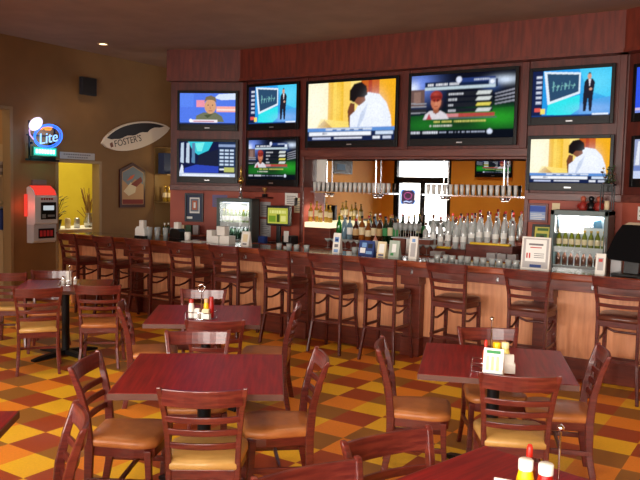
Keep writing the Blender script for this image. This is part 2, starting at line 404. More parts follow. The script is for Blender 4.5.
partof(bar, 'inner_panel', MB().box(BX0+.06, BX1, 7.5, 7.54, 0, 1.03), M_APRON)
partof(bar, 'ice_bin_ledge', MB().box(BX0+.06, BX1, 7.54, 7.98, .78, .82), M_STEEL)
for xx in (-7.85, -6.4, -4.95, -3.45, -2.0, -.55):
    partof(bar, 'pilaster', MB().box(xx-.1, xx+.1, 7.33, 7.45, .2, .9).box(xx-.11, xx+.11, 7.262, 7.45, .8, 1.03).box(xx-.115, xx+.115, 7.3, 7.45, 0, .21), M_APRON, .006)
for xx in (-8.2, -7.5, -6.85, -6.1, -5.71, -5.0, -4.31, -3.406, -2.445, -1.517, -.8):
    partof(bar, 'purse_hook', MB().box(xx-.009, xx+.009, BY0+.052, BY0+.06, .93, .97).tube([(xx, BY0+.055, .935), (xx, BY0+.02, .93), (xx, BY0+.01, .955)], .0045).tube([(xx, BY0+.055, .962), (xx, BY0+.03, .98)], .004), M_STEEL)

# ================================================================ bar stools
def seat_outline(wf, wb, d, n=9, corner=.06):
    pts = []
    for k in range(n+1):                         # front edge bowed
        t = -1+2*k/n; pts.append((wf*t*.82, d+.012*(1-t*t)))
    pts = [(-wf*.97, d-.05)]+pts+[(wf*.97, d-.05), (wf, d-.11), (wb, -d+.02), (wb*.93, -d), (-wb*.93, -d), (-wb, -d+.02), (-wf, d-.11)]
    return pts[::-1]
def chair_proto(kind):
    st = kind == 'stool'
    sh, top, Mw, Ms = (.715, 1.115, M_STOOLW, M_DVINYL) if st else (.408, .845, M_FRAME, M_VINYL)
    t = thing('bar_stool' if st else 'dining_chair', 'x', 'bar stool' if st else 'dining chair')
    splay = .03 if st else .015
    hw = .185
    MB().loft(seat_outline(.212, .18, .2), [(sh+.0, .97), (sh+.008, 1.0), (sh+.03, 1.0), (sh+.042, .96), (sh+.05, .85), (sh+.053, .5)]).build('seat_cushion', Ms, t)
    MB().loft(seat_outline(.208, .176, .198), [(sh-.055, .95), (sh-.05, .97), (sh, .97)], smooth=False).build('seat_frame', Mw, t, .003)
    for s in (-1, 1):
        f = MB().sweep([(s*(hw+splay), .17+splay, 0, .03, .03), (s*hw, .165, sh*.6, .034, .034), (s*hw, .16, sh-.01, .038, .038)])
        f.build('leg', Mw, t, .004)
        pth = [(s*(hw-.01+splay), -.2-splay, 0, .028, .04), (s*(hw-.012), -.175, sh*.5, .028, .045), (s*(hw-.012), -.17, sh, .03, .05), (s*(hw-.005), -.185, sh+(top-sh)*.4, .028, .044),
               (s*(hw+.008), -.215, sh+(top-sh)*.7, .028, .038), (s*(hw+.026), -.255, top-.008, .028, .03), (s*(hw+.028), -.262, top+.008, .022, .022)]
        MB().sweep(pth).build('leg', Mw, t, .005)
    MB().board(hw+.018, -.243, .032, top-.088, top, .02, .012, z0b=-.006, dip=.004).build('top_rail', Mw, t, .004)
    hs = [.56, .36] if st else [.63, .47, .3]
    for i, k in enumerate(hs):
        z = sh+(top-sh)*k; yy = -.185-.05*max(0, k-.35)/.4
        MB().board(hw+.002, yy, .03, z-.016, z+.016, .016, .004, z0b=-.004, dip=.002).build('back_slat', Mw, t, .003)
    if st:
        for z, a in ((.3, 'x'), (.42, 'y')):
            if a == 'x':
                MB().box(-hw, hw, .172, .192, z-.02, z+.02).build('footrest', Mw, t, .004)
                MB().box(-hw, hw, -.2, -.18, z+.04, z+.07).build('stretcher', Mw, t, .003)
            else:
                for s in (-1, 1): MB().box(s*hw-.01, s*hw+.01, -.19, .17, z-.06, z-.03).build('stretcher', Mw, t, .003)
        for s in (-1, 1):
            MB().tube([(s*(hw-.01), -.17, sh-.17), (s*(hw-.01), -.06, sh-.185), (s*(hw-.01), .05, sh-.165), (s*(hw-.01), .16, sh-.12)], .013, 6).build('seat_brace', Mw, t)
        MB().tube([(-hw, .165, sh-.12), (-hw*.5, .165, sh-.15), (hw*.5, .165, sh-.15), (hw, .165, sh-.12)], .012, 6).build('seat_brace', Mw, t)
    else:
        for s in (-1, 1): MB().box(s*(hw-.004)-.009, s*(hw-.004)+.009, -.18, .16, .2, .232).build('stretcher', Mw, t, .003)
        MB().box(-hw, hw, -.01, .01, .206, .23).build('stretcher', Mw, t, .003)
    return t
stool = chair_proto('stool'); stool['group'] = 'bar stools along the bar front'
SX = [(-8.56, 6.76, -6, 'dark cherry bar stool at the far left end of the bar, nearest the kitchen doorway'),
      (-7.86, 6.8, -4, 'dark cherry ladder-back bar stool, second from the left end of the bar'),
      (-7.21, 6.8, 2, 'dark cherry bar stool, third from the left end, before the white napkin holder'),
      (-6.45, 6.8, 0, 'dark cherry bar stool, fourth from the left, before the black napkin caddy'),
      (-5.74, 6.8, 3, 'dark cherry bar stool, fifth from the left, before the white box stack'),
      (-4.95, 6.79, -2, 'dark cherry bar stool in front of the monitor behind the bar, sixth from the left'),
      (-4.27, 6.78, 2, 'dark cherry bar stool before the tall white menu stand, under the yellow-lit bottles'),
      (-3.6, 6.78, 0, 'dark cherry bar stool before the blue menu card on the bar'),
      (-2.82, 6.8, -3, 'dark cherry bar stool before the row of short clear glasses, behind the right table'),
      (-2.03, 6.79, 2, 'dark cherry bar stool in front of the printed flyer, second from the right'),
      (-1.2, 6.77, -2, 'dark cherry bar stool at the right edge, in front of the black terminal')]
series(stool, [((x, y+.255, 0), R(a), l) for x, y, a, l in SX])

# ================================================================ dining tables
def table_proto():
    t = thing('dining_table', 'x', 'dining table')
    MB().box(-.457, .457, -.457, .457, .724, .758).build('tabletop', M_TABLE, t, .004)
    MB().box(-.46, .46, -.46, -.457, .722, .756).box(-.46, .46, .457, .46, .722, .756).box(-.46, -.457, -.46, .46, .722, .756).box(.457, .46, -.46, .46, .722, .756).build('edge_band', M_TEDGE, t)
    MB().lathe([(.04, .03), (.04, .7), (.045, .715)], 16).build('column', M_MBLACK, t)
    MB().box(-.25, .25, -.03, .03, .712, .728).box(-.03, .03, -.25, .25, .712, .728).build('top_plate', M_MBLACK, t)
    b = MB()
    for k in range(4):
        b.T = Matrix.Rotation(PI/4+k*PI/2, 4, 'Z')
        b.prism([(0, .02), (.36, .005), (.4, .005), (.4, .025), (.3, .045), (.0, .075)], -.03, .03, 'y')
    b.T = Matrix.Identity(4); b.build('base', M_MBLACK, t, .004)
    return t
tp = table_proto()
TABLES = {'front': (-2.82, 3.197, 36), 'right': (-1.53, 4.52, 21), 'back': (-4.09, 4.65, 37), 'corner': (-.714, 2.427, -15), 'edge': (-3.095, 1.47, 39), 'far': (-6.38, 5.02, 44)}
TL = {'front': 'large empty cherry dining table in the middle foreground', 'right': 'cherry table on the right holding a condiment caddy and a white card',
      'back': 'cherry table behind the empty one, with a wire caddy of condiments', 'corner': 'dark cherry table at the bottom right with mustard and ketchup bottles',
      'edge': 'cherry table of which only a corner shows at the bottom left edge', 'far': 'cherry table at the far left below the red-lit wall machine'}
series(tp, [((x, y, 0), R(a), TL[k], None) for k, (x, y, a) in TABLES.items()])

# ================================================================ dining chairs: (x, y) of the back's top centre, facing
ch = chair_proto('chair')
CH = [('A', -2.385, 2.69, 125, 'cherry ladder-back chair tucked in at the near side of the empty table', 1),
      ('B', -3.304, 2.741, 30, 'chair at the left side of the empty table, its tan seat in full view', 0),
      ('C', -2.311, 3.658, -139, 'chair at the right side of the empty table, facing left', 0),
      ('D', -3.356, 3.732, -50, 'chair at the far side of the empty table, only its upper back above the tabletop', 0),
      ('E', -3.545, 4.13, 126, 'chair at the near side of the back table, backed against another chair', 0),
      ('F', -4.645, 4.224, 43, 'chair at the left side of the back table, seen from its side', 0),
      ('G', -3.453, 5.063, -150, 'chair at the right side of the back table, facing left toward it', 0),
      ('H', -4.673, 5.267, -58, 'chair at the far side of the back table, behind the condiment caddy', 0),
      ('I', -1.19, 3.95, 115, 'chair at the near side of the right table, back to the camera, lit-tinted seat showing', 1),
      ('J', -2.179, 4.195, 24, 'chair at the left side of the right table, orange-tan seat beside the aisle', 0),
      ('K', -0.95, 4.9, -160, 'chair at the right side of the right table, near the right edge', 0),
      ('L', -1.803, 5.152, -58, 'chair at the far side of the right table, behind the yellow condiments', 0),
      ('M', -1.321, 2.630, -27, 'chair back in the bottom foreground at the left side of the corner table, further one', 0),
      ('N', -1.386, 2.138, -27, 'chair back cut off by the bottom edge, just left of centre', 0),
      ('O', -2.534, 2.055, -125, 'chair at the bottom left, turned side-on with a bright edge highlight', 0),
      ('P', -5.9, 4.33, 143, 'left one of two chairs at the near side of the far left table, lit-tinted seat', 1),
      ('Q', -5.64, 4.82, 131, 'right one of two chairs at the near side of the far left table', 0),
      ('R', -7.14, 4.84, 128, 'chair cut off by the left edge beside the far left table', 1),
      ('S', -6.93, 5.27, -43, 'chair at the far side of the far left table, under the wall machine', 0)]
spots = []
for k, x, y, a, l, v in CH:
    f = R(a); spots.append(((x+.25*math.cos(f), y+.25*math.sin(f), 0), f-PI/2, l))
cs = series(ch, spots)
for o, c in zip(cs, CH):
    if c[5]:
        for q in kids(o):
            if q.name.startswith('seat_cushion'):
                q.data = q.data.copy(); q.data.materials[0] = M_VINYL_LIT
# ================================================================ television pictures (polygons inside one screen mesh)
import numpy as np
class Pic:
    """a television picture painted on a fine grid of coloured points; x, y run 0..1"""
    W, H = 200, 112
    def __init__(s, w, h):
        s.w, s.h = w, h; s.a = np.zeros((s.H, s.W, 3)); s.rng = np.random.RandomState(4)
        s.X, s.Y = np.meshgrid((np.arange(s.W)+.5)/s.W, (np.arange(s.H)+.5)/s.H)
    def poly(s, pts, c):
        ins = np.zeros(s.X.shape, bool); n = len(pts)
        for i in range(n):
            (x0, y0), (x1, y1) = pts[i], pts[(i+1) % n]
            if abs(y1-y0) < 1e-9: continue
            ins ^= ((y0 > s.Y) != (y1 > s.Y)) & (s.X < (x1-x0)*(s.Y-y0)/(y1-y0)+x0)
        s.a[ins] = lin(c)[:3]
    def rect(s, x0, y0, x1, y1, c): s.poly([(x0, y0), (x1, y0), (x1, y1), (x0, y1)], c)
    def ell(s, cx, cy, rx, ry, c, n=16): s.poly([(cx+rx*math.cos(2*PI*k/n), cy+ry*math.sin(2*PI*k/n)) for k in range(n)], c)
    def glow(s, cx, cy, rx, ry, c, k=1.0):
        f = np.exp(-(((s.X-cx)/rx)**2+((s.Y-cy)/ry)**2))[..., None]*k; s.a = s.a*(1-f)+np.array(lin(c)[:3])*f
    def words(s, x0, y0, x1, y1, c, gap=.25):
        x = x0
        while x < x1:
            w = s.rng.uniform(.006, .016)
            if s.rng.rand() > gap: s.rect(x, y0, min(x+w, x1), y1, c)
            x += w+.005
    def done(s, parent, blur=2):
        a = s.a*(1+.1*s.rng.randn(s.H, s.W, 1))
        for _ in range(blur):
            p = np.pad(a, ((1, 1), (1, 1), (0, 0)), 'edge'); a = (p[:-2, 1:-1]+p[2:, 1:-1]+p[1:-1, :-2]+p[1:-1, 2:]+2*p[1:-1, 1:-1])/6
        W, H = s.W, s.H
        vs = [((x/(W-1)-.5)*s.w, 0, (y/(H-1)-.5)*s.h) for y in range(H) for x in range(W)]
        fs = [(y*W+x, y*W+x+1, (y+1)*W+x+1, (y+1)*W+x) for y in range(H-1) for x in range(W-1)]
        me = bpy.data.meshes.new('screen'); me.from_pydata(vs, [], fs)
        at = me.color_attributes.new('picture', 'FLOAT_COLOR', 'POINT')
        at.data.foreach_set('color', np.concatenate([np.clip(a, 0, 1), np.ones((H, W, 1))], 2).reshape(-1).astype(np.float32))
        me.materials.append(screen_mat()); o = bpy.data.objects.new('screen', me); COL.objects.link(o); o.parent = parent
        return o
def screen_mat():
    if 'screen_light' in MC: return MC['screen_light']
    m = bpy.data.materials.new('screen_light'); m.use_nodes = True; MC['screen_light'] = m; t = m.node_tree; t.nodes.clear()
    at = t.nodes.new('ShaderNodeVertexColor'); at.layer_name = 'picture'
    e = t.nodes.new('ShaderNodeEmission'); e.inputs[1].default_value = 1.0; o = t.nodes.new('ShaderNodeOutputMaterial')
    t.links.new(at.outputs[0], e.inputs[0]); t.links.new(e.outputs[0], o.inputs[0]); return m
def pic_anchor(p):
    p.rect(0, 0, 1, 1, (84, 122, 232)); p.rect(0, .55, .25, 1, (92, 134, 240)); p.poly([(.62, .85), (.7, .97), (1, 1), (1, .8), (.75, .78)], (214, 228, 250))
    p.rect(.3, .55, .45, .78, (236, 150, 170)); p.rect(.66, .4, 1, .58, (244, 170, 160)); p.rect(.66, .45, 1, .5, (250, 220, 214))
    p.poly([(.28, .08), (.3, .28), (.42, .38), (.65, .38), (.76, .26), (.8, .08)], (112, 116, 92)); p.poly([(.44, .3), (.5, .2), (.6, .34)], (76, 84, 60))
    p.ell(.55, .58, .105, .24, (214, 160, 120)); p.poly([(.44, .72), (.47, .88), (.56, .93), (.64, .87), (.66, .7), (.6, .78), (.5, .79)], (124, 108, 80))
    p.ell(.51, .62, .012, .02, (70, 46, 40), 8); p.ell(.59, .62, .012, .02, (70, 46, 40), 8); p.poly([(.545, .6), (.54, .5), (.565, .5)], (186, 126, 92)); p.rect(.52, .43, .59, .445, (150, 78, 66))
    p.rect(.2, .06, .68, .15, (240, 232, 240)); p.rect(.25, .08, .62, .12, (196, 130, 150)); p.ell(.2, .12, .03, .06, (250, 250, 255), 10)
    p.rect(0, 0, 1, .05, (38, 50, 90))
def pic_studio(p):
    p.rect(0, 0, 1, 1, (36, 150, 226)); p.poly([(.6, 1), (1, 1), (1, .35), (.7, .55)], (62, 196, 240)); p.poly([(.65, .3), (1, .4), (1, 0), (.6, 0)], (70, 150, 224))
    p.poly([(.2, .05), (.22, .3), (.62, .45), (.62, .15), (.5, .02)], (46, 226, 232))
    p.glow(.85, .7, .2, .3, (110, 220, 250), .6); p.glow(.8, .15, .3, .12, (150, 190, 245), .6)
    p.poly([(.15, .98), (.62, .92), (.62, .48), (.21, .26)], (222, 236, 248)); p.poly([(.19, .93), (.6, .88), (.6, .52), (.24, .33)], (44, 76, 108))
    for k in range(6):
        x = .27+.05*k; h = (.2, .12, .22, .16, .2, .14)[k]; p.poly([(x, .54+.01*k), (x+.012*(k % 3), .54+h+.03), (x+.02+.01*(k % 2), .54+h), (x+.012, .54+.01*k)], (110, 170, 176))
        p.poly([(x-.01, .62+.01*k), (x+.035, .66-.02*(k % 2)), (x+.035, .68), (x-.01, .64)], (130, 190, 184))
    p.rect(0, 0, .14, 1, (24, 34, 74))
    for k in range(6): p.rect(.05, .28+.11*k, .13, .345+.11*k, (150, 160, 190)); p.words(.06, .3+.11*k, .12, .33+.11*k, (235, 238, 245), .1)
    p.rect(.04, .12, .12, .2, (224, 90, 80)); p.rect(.12, .06, .18, .18, (240, 220, 110))
    p.poly([(.665, .1), (.66, .4), (.67, .72), (.7, .78), (.77, .78), (.8, .7), (.78, .4), (.77, .1), (.74, .1), (.72, .4), (.7, .1)], (34, 34, 48))
    p.ell(.73, .83, .024, .065, (206, 160, 136), 12); p.poly([(.705, .87), (.73, .93), (.755, .87), (.73, .89)], (50, 36, 34)); p.poly([(.72, .77), (.735, .6), (.75, .77)], (230, 230, 240)); p.ell(.75, .56, .02, .03, (206, 160, 136), 8)
    p.rect(0, 0, 1, .04, (30, 60, 120)); p.rect(.78, .02, .98, .05, (230, 240, 250))
def pic_shirt(p):
    p.rect(0, 0, 1, 1, (250, 222, 130)); p.rect(0, .2, .24, 1, (255, 244, 206)); p.rect(.24, .2, .42, 1, (236, 184, 44)); p.rect(.3, .2, .34, 1, (248, 208, 82)); p.rect(.42, .2, .5, 1, (250, 206, 96))
    p.rect(.62, .5, .82, 1, (196, 92, 26)); p.rect(.7, .5, .74, 1, (176, 60, 22)); p.rect(.82, .2, 1, 1, (240, 172, 30))
    p.poly([(.1, .2), (.16, .38), (.5, .32), (.55, .2)], (246, 216, 110)); p.poly([(.12, .24), (.2, .36), (.3, .22)], (196, 150, 60))
    p.poly([(.49, .22), (.47, .5), (.5, .64), (.55, .62), (.55, .4), (.58, .25)], (116, 66, 44))
    p.poly([(.5, .22), (.5, .42), (.56, .5), (.62, .7), (.7, .8), (.82, .76), (.9, .62), (.95, .4), (.96, .22)], (232, 238, 250)); p.poly([(.62, .46), (.7, .62), (.66, .38), (.6, .22), (.58, .22)], (196, 208, 232))
    p.poly([(.53, .66), (.55, .82), (.66, .82), (.67, .66), (.6, .58)], (132, 78, 54)); p.poly([(.49, .68), (.49, .84), (.54, .95), (.62, .98), (.68, .9), (.69, .76), (.65, .72), (.58, .72), (.54, .64)], (26, 20, 22))
    p.glow(.08, .6, .14, .5, (255, 250, 228), .8); p.glow(.36, .6, .04, .4, (255, 226, 120), .5); p.glow(.78, .5, .1, .25, (244, 248, 255), .6)
    p.rect(0, 0, 1, .22, (24, 36, 74)); p.rect(0, .16, 1, .22, (92, 142, 212)); p.rect(.22, .175, .75, .21, (206, 216, 232)); p.rect(.02, .09, .74, .155, (236, 240, 248)); p.rect(.79, .1, .98, .155, (206, 220, 240))
    for k in range(5): p.rect(.18+.012*k, .11, .186+.012*k, .14, (60, 70, 110))
    for k in range(4): p.rect(.3+.1*k, .18, .35+.1*k, .2, (60, 80, 130))
    p.rect(.06, .03, .28, .06, (190, 200, 230)); p.rect(.32, .035, .64, .065, (222, 226, 240)); p.rect(.76, .03, .84, .07, (226, 230, 240)); p.rect(.87, .03, .96, .07, (200, 206, 226))
def pic_stats(p):
    p.rect(0, 0, 1, 1, (14, 16, 30)); p.glow(.08, .85, .16, .22, (110, 140, 230)); p.glow(.02, .8, .06, .1, (220, 230, 250)); p.rect(0, .52, .14, .78, (104, 80, 76)); p.rect(.03, .56, .1, .74, (140, 110, 100))
    p.poly([(0, .36), (1, .46), (1, .1), (0, .06)], (20, 70, 30)); p.glow(.85, .3, .28, .13, (40, 150, 40)); p.glow(.15, .22, .2, .1, (30, 110, 36)); p.glow(.5, .22, .2, .08, (24, 60, 30))
    for k in range(4): p.poly([(0, .4+.05*k), (.16, .41+.045*k), (.16, .425+.045*k), (0, .42+.05*k)], (150, 152, 160)); p.poly([(.82, .5+.05*k), (1, .54+.055*k), (1, .565+.055*k), (.82, .515+.05*k)], (150, 152, 165))
    p.rect(0, .42, .16, .47, (40, 40, 46)); p.glow(.9, .86, .12, .06, (210, 225, 245)); p.glow(.78, .8, .08, .08, (60, 90, 150))
    p.rect(.14, .77, .84, .88, (20, 34, 66)); p.rect(.14, .755, .82, .8, (186, 204, 214)); p.words(.17, .82, .48, .86, (230, 232, 240), .1); p.rect(.5, .86, .82, .92, (40, 60, 120)); p.words(.62, .875, .76, .9, (200, 210, 230), .1); p.ell(.475, .9, .028, .05, (214, 220, 240)); p.rect(.76, .8, .82, .89, (160, 176, 206)); p.ell(.79, .845, .02, .03, (235, 240, 250))
    for k in range(4):
        y = .68-.085*k; p.rect(.36, y-.026, .8, y+.034, (30, 32, 40)); p.poly([(.64, y-.022), (.66, y+.03), (.79, y+.03), (.77, y-.022)], (206, 212, 210) if k != 2 else (222, 208, 90))
        p.words(.38, y-.012, (.52, .46, .43, .45)[k], y+.018, (206, 208, 216), .05)
    p.rect(.34, .33, .82, .385, (178, 70, 66)); p.rect(.34, .33, .48, .385, (206, 130, 134)); p.rect(.14, .3, .84, .325, (90, 96, 108))
    p.poly([(.13, .3), (.15, .38), (.2, .44), (.3, .44), (.36, .38), (.39, .3)], (214, 208, 214)); p.poly([(.16, .3), (.19, .4), (.22, .3)], (180, 70, 80)); p.poly([(.22, .44), (.255, .38), (.3, .44)], (110, 50, 36))
    p.rect(.228, .4, .285, .5, (150, 86, 60)); p.ell(.256, .58, .052, .125, (190, 112, 82)); p.glow(.27, .56, .03, .06, (214, 140, 108), .7); p.ell(.256, .66, .06, .09, (150, 48, 40)); p.poly([(.2, .62), (.2, .67), (.312, .67), (.312, .62), (.256, .64)], (120, 36, 32)); p.glow(.25, .7, .03, .03, (190, 80, 70), .6)
    p.ell(.238, .6, .01, .014, (60, 30, 24), 8); p.ell(.275, .6, .01, .014, (60, 30, 24), 8); p.rect(.24, .5, .274, .512, (110, 44, 40)); p.rect(.252, .54, .262, .58, (214, 136, 104))
    p.words(.24, .25, .74, .275, (216, 208, 110), .08); p.words(.2, .185, .42, .21, (210, 214, 200), .1); p.rect(0, 0, 1, .13, (12, 16, 26))
    p.words(.01, .08, .1, .115, (220, 224, 236), 0); p.words(.13, .08, .28, .115, (226, 230, 240), 0); p.words(.3, .085, .74, .11, (186, 196, 220), .15); p.ell(.78, .1, .025, .04, (210, 220, 240))
def pic_dark(p):
    p.rect(0, 0, 1, 1, (22, 28, 66)); p.poly([(.15, 1), (.6, 1), (.52, .75), (.34, .62), (.25, .72)], (56, 196, 214)); p.poly([(.28, .95), (.45, .98), (.4, .72), (.32, .72)], (120, 236, 232))
    p.poly([(.35, .6), (.7, .8), (.7, .3), (.3, .3)], (30, 34, 56)); p.poly([(.08, .1), (.7, .12), (.7, .3), (.3, .34), (.1, .24)], (48, 70, 180))
    for k in range(3): p.poly([(.02+.1*k, .4), (.03+.1*k, .95), (.08+.1*k, .97), (.08+.1*k, .38)], (190, 206, 226) if k < 2 else (90, 130, 170))
    p.poly([(0, .1), (.04, .35), (.07, .3), (.08, .1)], (220, 228, 244)); p.rect(.7, .2, 1, 1, (32, 50, 84)); p.rect(.7, .86, 1, .93, (140, 160, 200))
    for r in range(5):
        for c in range(3): p.rect(.72+.09*c, .33+.1*r, .79+.09*c, .385+.1*r, (196, 214, 236))
    p.rect(.8, .14, .98, .28, (186, 190, 104)); p.rect(.72, .2, .8, .24, (220, 226, 240)); p.rect(0, 0, 1, .1, (196, 208, 228)); p.rect(.05, .02, .9, .06, (236, 240, 250))
def pic_blue(p):
    p.rect(0, 0, 1, 1, (50, 84, 226)); p.rect(0, 0, .1, .12, (210, 190, 220)); p.rect(.2, .3, .7, .8, (70, 110, 236)); p.rect(0, 0, 1, .06, (120, 140, 220))
def pic_sheet(p):
    p.rect(0, 0, 1, 1, (150, 160, 196)); p.rect(0, 0, 1, .2, (196, 208, 236))
    for k in range(4): p.poly([(.02+.08*k, .35), (.05+.08*k, .95), (.08+.08*k, .95), (.08+.08*k, .35)], (226, 230, 240))
    p.rect(.4, .3, 1, .9, (60, 80, 150)); p.rect(0, .2, .3, .32, (110, 130, 190))
def tv(label, M, w, h, pic, name='television', deep=.07, bez=.042, bot=.1):
    """M places the centre of the front face, +X to the right, -Y toward the room"""
    t = thing(name, label, 'television'); t.matrix_world = M
    MB().box(-w/2+.01, w/2-.01, .028, deep, -h/2+.02, h/2-.02).build('casing', M_BLACK, t, .01)
    f = MB(); f.box(-w/2, -w/2+bez, 0, .03, -h/2, h/2).box(w/2-bez, w/2, 0, .03, -h/2, h/2).box(-w/2+bez, w/2-bez, 0, .03, h/2-bez, h/2).box(-w/2+bez, w/2-bez, 0, .03, -h/2, -h/2+bot)
    f.build('bezel', mat('gloss_black_bezel', (10, 10, 12), .35, spec=.3), t, .004)
    p = Pic(w-2*bez, h-bez-bot); pic(p); s = p.done(t); s.location = (0, .012, (bot-bez)/2)
    MB().box(-.04, .04, -.002, 0, -h/2+bot*.35, -h/2+bot*.5).build('maker_badge', M_STEEL, t)
    return t
def flatM(x0, x1, z0, z1): return Matrix.Translation(((x0+x1)/2, WALL-.07, (z0+z1)/2)), x1-x0, z1-z0
def angM(ox, sgn, s0, s1, z0, z1): return rotM(ox, sgn) @ Matrix.Translation(((s0+s1)/2, -.07, (z0+z1)/2)), s1-s0, z1-z0
for lab, (M, w, h), pic in (
    ('wall television at the upper far left, showing a man before a blue background', angM(JX, 1, -1.075, -.085, 2.705, 3.335), pic_anchor),
    ('wall television at the lower far left, showing a dark blue scene and figures', angM(JX, 1, -1.075, -.075, 1.875, 2.57), pic_dark),
    ('medium television left of the big screens, showing a man in a cyan studio', flatM(-7.25, -6.26, 2.71, 3.425), pic_studio),
    ('medium television left of the mirror, showing a baseball player and statistics', flatM(-7.24, -6.25, 1.85, 2.6), pic_stats),
    ('left one of the two large televisions, showing a man in a white shirt', flatM(-6.13, -4.6, 2.43, 3.41), pic_shirt),
    ('right one of the two large televisions, showing a baseball player with statistics', flatM(-4.445, -2.925, 2.435, 3.42), pic_stats),
    ('upper television above the right cooler, showing a man in a cyan studio', flatM(-2.79, -1.78, 2.675, 3.375), pic_studio),
    ('lower television above the right cooler, showing a bent man in a white shirt', flatM(-2.78, -1.755, 1.87, 2.545), pic_shirt),
    ('television cut off by the right edge, upper one, mostly plain blue', angM(FX, -1, .1, 1.1, 2.68, 3.34), pic_blue),
    ('television cut off by the right edge, lower one, showing pale vertical stripes', angM(FX, -1, .12, 1.12, 1.93, 2.52), pic_sheet)):
    tv(lab, M, w, h, pic)
# one more television on the ochre rear wall: it shows in the bar mirror
tv('television on the ochre rear wall, seen reflected in the bar mirror', Matrix.Translation((-6.85, REAR+.07, 2.52)) @ Matrix.Rotation(PI, 4, 'Z'), 1.05, .6, pic_stats)
M_INK = mat('grey_ink', (120, 116, 118), .7); M_PALEGREY = mat('pale_grey_paper', (176, 172, 172), .7)
L_CREAM = mat('cream_paper', (226, 208, 168), .7); L_TAN = mat('tan_paper', (196, 160, 110), .7); L_WHITE = mat('bright_paper', (236, 236, 232), .7); L_GREEN = mat('green_paper', (60, 140, 80), .7); L_RED = mat('red_paper', (180, 50, 40), .7)
# ================================================================ back bar
bb = thing('back_bar_cabinet', 'cherry wood back bar cabinet under the mirror with stepped bottle shelves', 'cabinet', (-4.4, 9.0, 0))
partof(bb, 'body', MB().box(-6.76, -2.37, 8.62, WALL, 0, .96), M_APRON, .004)
partof(bb, 'worktop', MB().box(-6.77, -2.365, 8.58, WALL, .96, 1.0), M_BAR, .006)
for k in range(6):
    x0 = -6.7+k*.72
    d = partof(bb, 'door', MB().box(x0, x0+.68, 8.6, 8.62, .1, .92).box(x0+.07, x0+.61, 8.592, 8.6, .18, .84), M_WALLW, .004)
    k_ = MB().box(x0+.6, x0+.615, 8.57, 8.6, .7, .82).build('handle', M_BRASS); k_.parent = d
sh = partof(bb, 'bottle_step', MB().box(-5.5, -4.42, 8.94, WALL+.28, 1.0, 1.085), M_APRON, .004)
partof(bb, 'bottle_step', MB().box(-4.12, -3.45, 8.87, WALL+.28, 1.0, 1.085), M_APRON, .004)
partof(bb, 'bottle_step', MB().box(-3.44, -2.83, 8.87, WALL+.28, 1.0, 1.165), M_APRON, .004)
lb = partof(bb, 'lit_riser', MB().box(-5.98, -5.53, 8.94, WALL+.1, 1.0, 1.26), M_APRON, .004)
partof(bb, 'light_box', MB().box(-5.97, -5.54, 8.93, WALL+.1, 1.26, 1.335), emit('light_box', (255, 238, 190), 1.3), .004)
# cherry side counter below the framed picture, with small cards on it
sc_ = thing('side_counter', 'dark cherry side counter under the dark blue framed picture', 'counter', (-7.8, 8.6, 0))
m_ = rotM(JX, 1); q = MB(); q.T = m_; q.box(-1.15, -.42, -.36, -.002, 0, 1.03); partof(sc_, 'body', q, M_APRON, .004)
q = MB(); q.T = m_; q.box(-1.16, -.41, -.38, -.002, 1.03, 1.06); partof(sc_, 'worktop', q, M_BAR, .004)
for k, (s, c, lab) in enumerate(((-.93, L_CREAM, 'cream card box on the side counter below the picture'), (-.82, mat('leaf_green_card', (60, 90, 60), .6), 'green box on the side counter between two pale ones'), (-.7, M_PALEGREY, 'pale grey box on the side counter right of the green one'))):
    o = MB().box(-.045, .045, -.04, .04, 0, .14).build('small_carton', c, None, .004); tag(o, lab, 'box'); v = m_ @ Vector((s, -.2, 1.0605)); o.location = v; o.rotation_euler.z = ANG
# ---- bottles
def bottle(name, label, prof, body, cap, paper=None, band=(.3, .6), group=None, cat='bottle', ncap=None):
    t = thing(name, label, cat, group=group)
    MB().lathe(prof, 14).build('glass_body', body, t)
    r, z = prof[-1]
    MB().lathe([(r+.004, z-.012), (r+.004, z+(ncap or .022)), (0, z+(ncap or .022))], 10).build('cap', cap, t)
    if paper:
        H = z; rb = max(p[0] for p in prof)
        MB().lathe([(rb+.0008, H*band[0]), (rb+.0015, H*band[0]+.002), (rb+.0015, H*band[1]-.002), (rb+.0008, H*band[1])], 14).build('paper_label', paper, t)
    return t
def wine(r=.037, h=.3): return [(0, .002), (r*.8, 0), (r, .008), (r, h*.6), (r*.85, h*.67), (r*.4, h*.76), (r*.36, h*.97)]
def spirit(r=.042, h=.3): return [(0, .002), (r*.9, 0), (r, .008), (r, h*.68), (r*.7, h*.76), (r*.36, h*.8), (r*.33, h*.97)]
def square(r=.045, h=.26): return [(0, .002), (r*.92, 0), (r, .01), (r*1.02, h*.6), (r*.95, h*.66), (r*.4, h*.78), (r*.38, h*.96)]
def gl(name, rgb, tr=.55): return mat(name, rgb, .06, 0, tr, spec=.8)
G_GREEN = gl('green_glass', (30, 130, 50)); G_DGREEN = gl('dark_green_glass', (14, 48, 24), .3); G_AMBER = gl('amber_glass', (190, 110, 40)); G_BROWN = gl('brown_glass', (84, 44, 22), .3)
G_CLEAR = gl('clear_bottle_glass', (240, 244, 242), .5); G_BLUE = gl('pale_blue_glass', (150, 190, 215), .6); G_BLACK = gl('black_glass', (12, 12, 16), .1); G_GOLD = gl('golden_liquor_glass', (235, 190, 70), .6)
C_RED = mat('red_cap', (170, 40, 34), .4); C_GOLD = mat('gold_cap', (210, 170, 80), .3, .8); C_BLACK = M_BLACK; C_WHITE = M_WHITE
